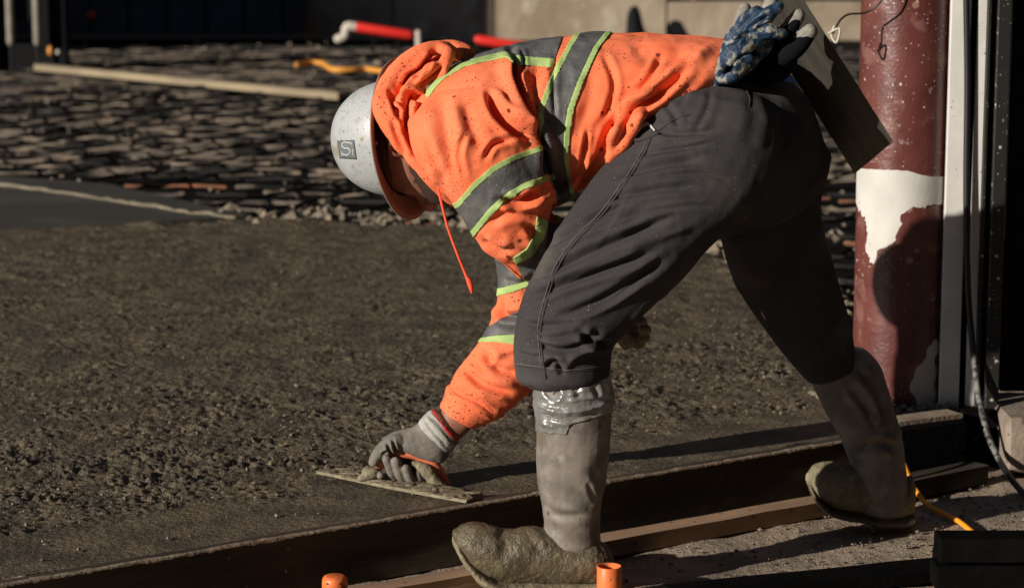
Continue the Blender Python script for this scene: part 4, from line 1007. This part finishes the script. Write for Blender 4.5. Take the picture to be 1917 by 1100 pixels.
# sticker on the dome
HB = bvh(HVV, HPP)
def patch(B, poly4, nu, nv, off):
    V = []; P = []
    for j in range(nv + 1):
        for i in range(nu + 1):
            u, v = i / nu, j / nv
            a = np.array(poly4[0]) * (1 - u) + np.array(poly4[1]) * u; b = np.array(poly4[3]) * (1 - u) + np.array(poly4[2]) * u
            c = a * (1 - v) + b * v; V.append(hit(B, c[0], c[1], off))
    for j in range(nv):
        for i in range(nu):
            a = j * (nu + 1) + i; P.append((a, a + 1, a + nu + 2, a + nu + 1))
    return np.array([tuple(v) for v in V]), P
V, P = patch(HB, [(632, 263), (663, 262), (668, 298), (637, 296)], 8, 8, .0012); part('sticker', V, P, 'decal', pr, solid=.0006)
for ln in ([(655, 268), (647, 266), (641, 271), (646, 277), (654, 278), (657, 284), (651, 290), (643, 288)], [(660, 270), (656, 266)], [(640, 284), (642, 292)], [(661, 280), (662, 290)]):
    V, P = surf_line(HB, ln, .0016, .0016) if len(ln) > 2 else tube([hit(HB, *ln[0], .0016), hit(HB, *ln[1], .0016)], .0014, 6, 1)
    part('printed_mark', V, P, 'decalw', pr)

# ================================================================== tools held or tucked
fl = thing('hand_float', tuple(G(730, 915, ZS)), 'muddy hand float with orange handle pressed on the wet concrete by the grey glove', 'hand float')
zb = ZS + .006
a, b = G(592, 893, zb), G(872, 941, zb); d = (b - a).normalized(); nn = Vector((-d.y, d.x, 0)); wd = .085
q = [a + d * .0, b, b + nn * wd - d * .02, a + nn * wd * .6 + d * .03]
segs = 40; V = []; P = []
for i in range(segs + 1):
    t = i / segs
    p0 = a.lerp(b, t); p1 = p0 + nn * (wd * min(1, .35 + 4 * min(t, 1 - t)))
    lift = .010 * (1 - t) ** 2
    for p, z in ((p0, zb + lift), (p0 + nn * .003, zb + lift + .0065), (p1, zb + lift + .0065), (p1, zb + lift)):
        V.append((p.x, p.y, z))
for i in range(segs):
    for k in range(4):
        aa, bb_ = i * 4 + k, i * 4 + (k + 1) % 4; P.append((aa, bb_, bb_ + 4, aa + 4))
P.append((3, 2, 1, 0)); P.append(tuple(segs * 4 + k for k in range(4)))
part('blade', V, P, 'mudlight', fl, False)
lm = []
for i in range(60):
    t = random.uniform(.05, .95); p = a.lerp(b, t) + nn * random.uniform(.006, wd * .8)
    lm.append(ball((p.x, p.y, zb + .007 + .01 * (1 - t) ** 2), (random.uniform(.006, .03), random.uniform(.006, .014), random.uniform(.0015, .004)), 6))
V, P = join(lm); part('concrete_residue', V, P, 'mudlight', fl, kind='stuff')
V, P = fuse([tube(wp((690, 888, 5.42), (704, 874, 5.42), (722, 856, 5.42), (742, 846, 5.42), (775, 848, 5.42), (802, 862, 5.42), (822, 884, 5.42), (834, 906, 5.42)), [.013, .014, .0145, .0145, .0155, .0155, .014, .012], 14, 5)], .003, 2); part('handle', V, P, 'handle', fl)
V, P = fuse([tube(wp((774, 868, 5.405), (795, 878, 5.40), (815, 900, 5.40), (828, 918, 5.40)), [.008, .015, .017, .018], 12, 4)], .0035, 2)
V = V + normals(V, P)[0] * (.0022 * fbm(V, 80, 3, 3))[:, None]; part('rear_mount', V, P, 'mudlight', fl)
V, P = fuse([ball(W(694, 884, 5.41), (.022, .02, .017)), ball(W(684, 893, 5.41), (.02, .02, .01))], .0035, 3)
V = V + normals(V, P)[0] * (.0022 * fbm(V, 80, 3, 3))[:, None]; part('front_mount', V, P, 'mudlight', fl)

# finishing trowel in the back pocket
tr = thing('finishing_trowel', tuple(W(1560, 200, 5.12)), 'rectangular steel finishing trowel stuck in the back pocket with its blade pointing down right', 'trowel')
c4 = [W(1448, -40, 5.16), W(1480, -35, 5.13), W(1672, 265, 5.135), W(1600, 325, 5.175), W(1405, 15, 5.20)]
TLp, TRp, BRp, BLp = W(1414, 30, 5.29), W(1484, -32, 5.23), W(1672, 265, 5.26), W(1600, 325, 5.32)
nrm = (BRp - TRp).cross(TLp - TRp).normalized(); nrm = nrm if nrm.y < 0 else -nrm
V = [tuple(p + nrm * s) for s in (.0008, -.0008) for p in (TLp, TRp, BRp, BLp)]
P = [(0, 1, 2, 3), (7, 6, 5, 4), (0, 4, 5, 1), (1, 5, 6, 2), (2, 6, 7, 3), (3, 7, 4, 0)]
part('blade', V, P, 'steel', tr, False)
mid0 = (TLp + TRp) / 2; mid1 = (BLp + BRp) / 2
V, P = tube([mid0.lerp(mid1, .12) - nrm * .008, mid0.lerp(mid1, .85) - nrm * .008], .006, 8, 1); part('mounting_bar', V, P, 'steel', tr)
V, P = tube([mid0.lerp(mid1, .3) - nrm * .012, mid0.lerp(mid1, .32) - nrm * .05, mid0.lerp(mid1, .6) - nrm * .055], [.006, .012, .014], 10, 5); part('handle', V, P, 'lath', tr)

g1 = thing('blue_glove', tuple(W(1390, 100, 5.08)), 'blue rubber glove caked with grey mud tucked in the back pocket', 'glove')
YG = 5.07
LG = [loft([(1334, 158, 1350, 162, YG, .012), (1340, 120, 1385, 150, YG, .022), (1350, 88, 1410, 128, YG, .03), (1362, 60, 1438, 100, YG, .032), (1382, 42, 1450, 80, YG, .03), (1400, 40, 1450, 62, YG, .024)], 20, 4),
      tube(wp((1380, 62, 5.07), (1395, 38, 5.06), (1416, 22, 5.06)), [.017, .016, .013], 12),
      tube(wp((1405, 58, 5.05), (1432, 34, 5.045), (1456, 14, 5.05)), [.018, .018, .013], 12),
      tube(wp((1410, 72, 5.04), (1440, 60, 5.03), (1464, 62, 5.035)), [.017, .017, .012], 12),
      tube(wp((1345, 140, 5.05), (1362, 100, 5.03), (1395, 82, 5.03), (1420, 78, 5.035)), [.010, .014, .014, .011], 12),
      tube(wp((1345, 152, 5.05), (1375, 142, 5.03), (1392, 122, 5.03), (1412, 112, 5.04)), [.008, .012, .013, .012], 12)]
V, P = fuse(LG, .0028, 3)
V = crease(V, P, [([(1365, 130), (1385, 105), (1415, 100)], 6, -.016), ([(1395, 60), (1420, 40), (1440, 30)], 4, -.005), ([(1375, 80), (1400, 62), (1430, 55)], 4, -.007)], .0025, 45, 3)
part('glove_body', V, P, 'blue', g1)
for (x, y_, Y, r) in ((1394, 18, 5.09, .0155), (1444, 4, 5.07, .016)):
    V, P = fuse([tube(wp((x - 8, y_ + 22, Y), (x, y_, Y)), r, 12)], .003, 2); part('fingertip', V, P, 'greytip', g1)
g2 = thing('black_glove', tuple(W(1450, 110, 5.12)), 'black glove with grey crusted fingertips tucked behind the blue glove', 'glove')
LG = [loft([(1350, 150, 1375, 168, 5.12, .02), (1385, 110, 1430, 165, 5.11, .035), (1415, 85, 1470, 150, 5.10, .036), (1438, 75, 1492, 122, 5.10, .03)], 20, 4),
      tube(wp((1450, 92, 5.10), (1472, 62, 5.08), (1494, 30, 5.07)), [.021, .020, .015], 12),
      tube(wp((1462, 112, 5.08), (1492, 88, 5.06), (1516, 60, 5.05)), [.022, .022, .017], 12)]
V, P = fuse(LG, .003, 3); GV, GP = V, P
part('glove_body', V, P, 'blackglove', g2)
uvg = proj(V)
for pol in ([(1462, 55), (1480, 12), (1520, 8), (1510, 38), (1490, 36), (1475, 48)], [(1484, 72), (1500, 35), (1545, 35), (1530, 74), (1510, 68)]):
    v2, p2 = extract(V, P, np.minimum(poly_sd(uvg, pol) + 3 * fbm(V, 60, 2, 1), 50), .0012)
    if len(p2): part('fingertip', v2, p2, 'greytip', g2)
rg = thing('blue_rag', tuple(W(1470, 146, 5.16)), 'small scrap of bright blue cloth below the black glove', 'rag')
V, P = fuse([tube(wp((1440, 134, 5.12), (1462, 140, 5.10), (1484, 152, 5.11)), [.008, .012, .006], 10, 4, .5)], .003, 1); part('cloth', V, P, 'bluecloth', rg)
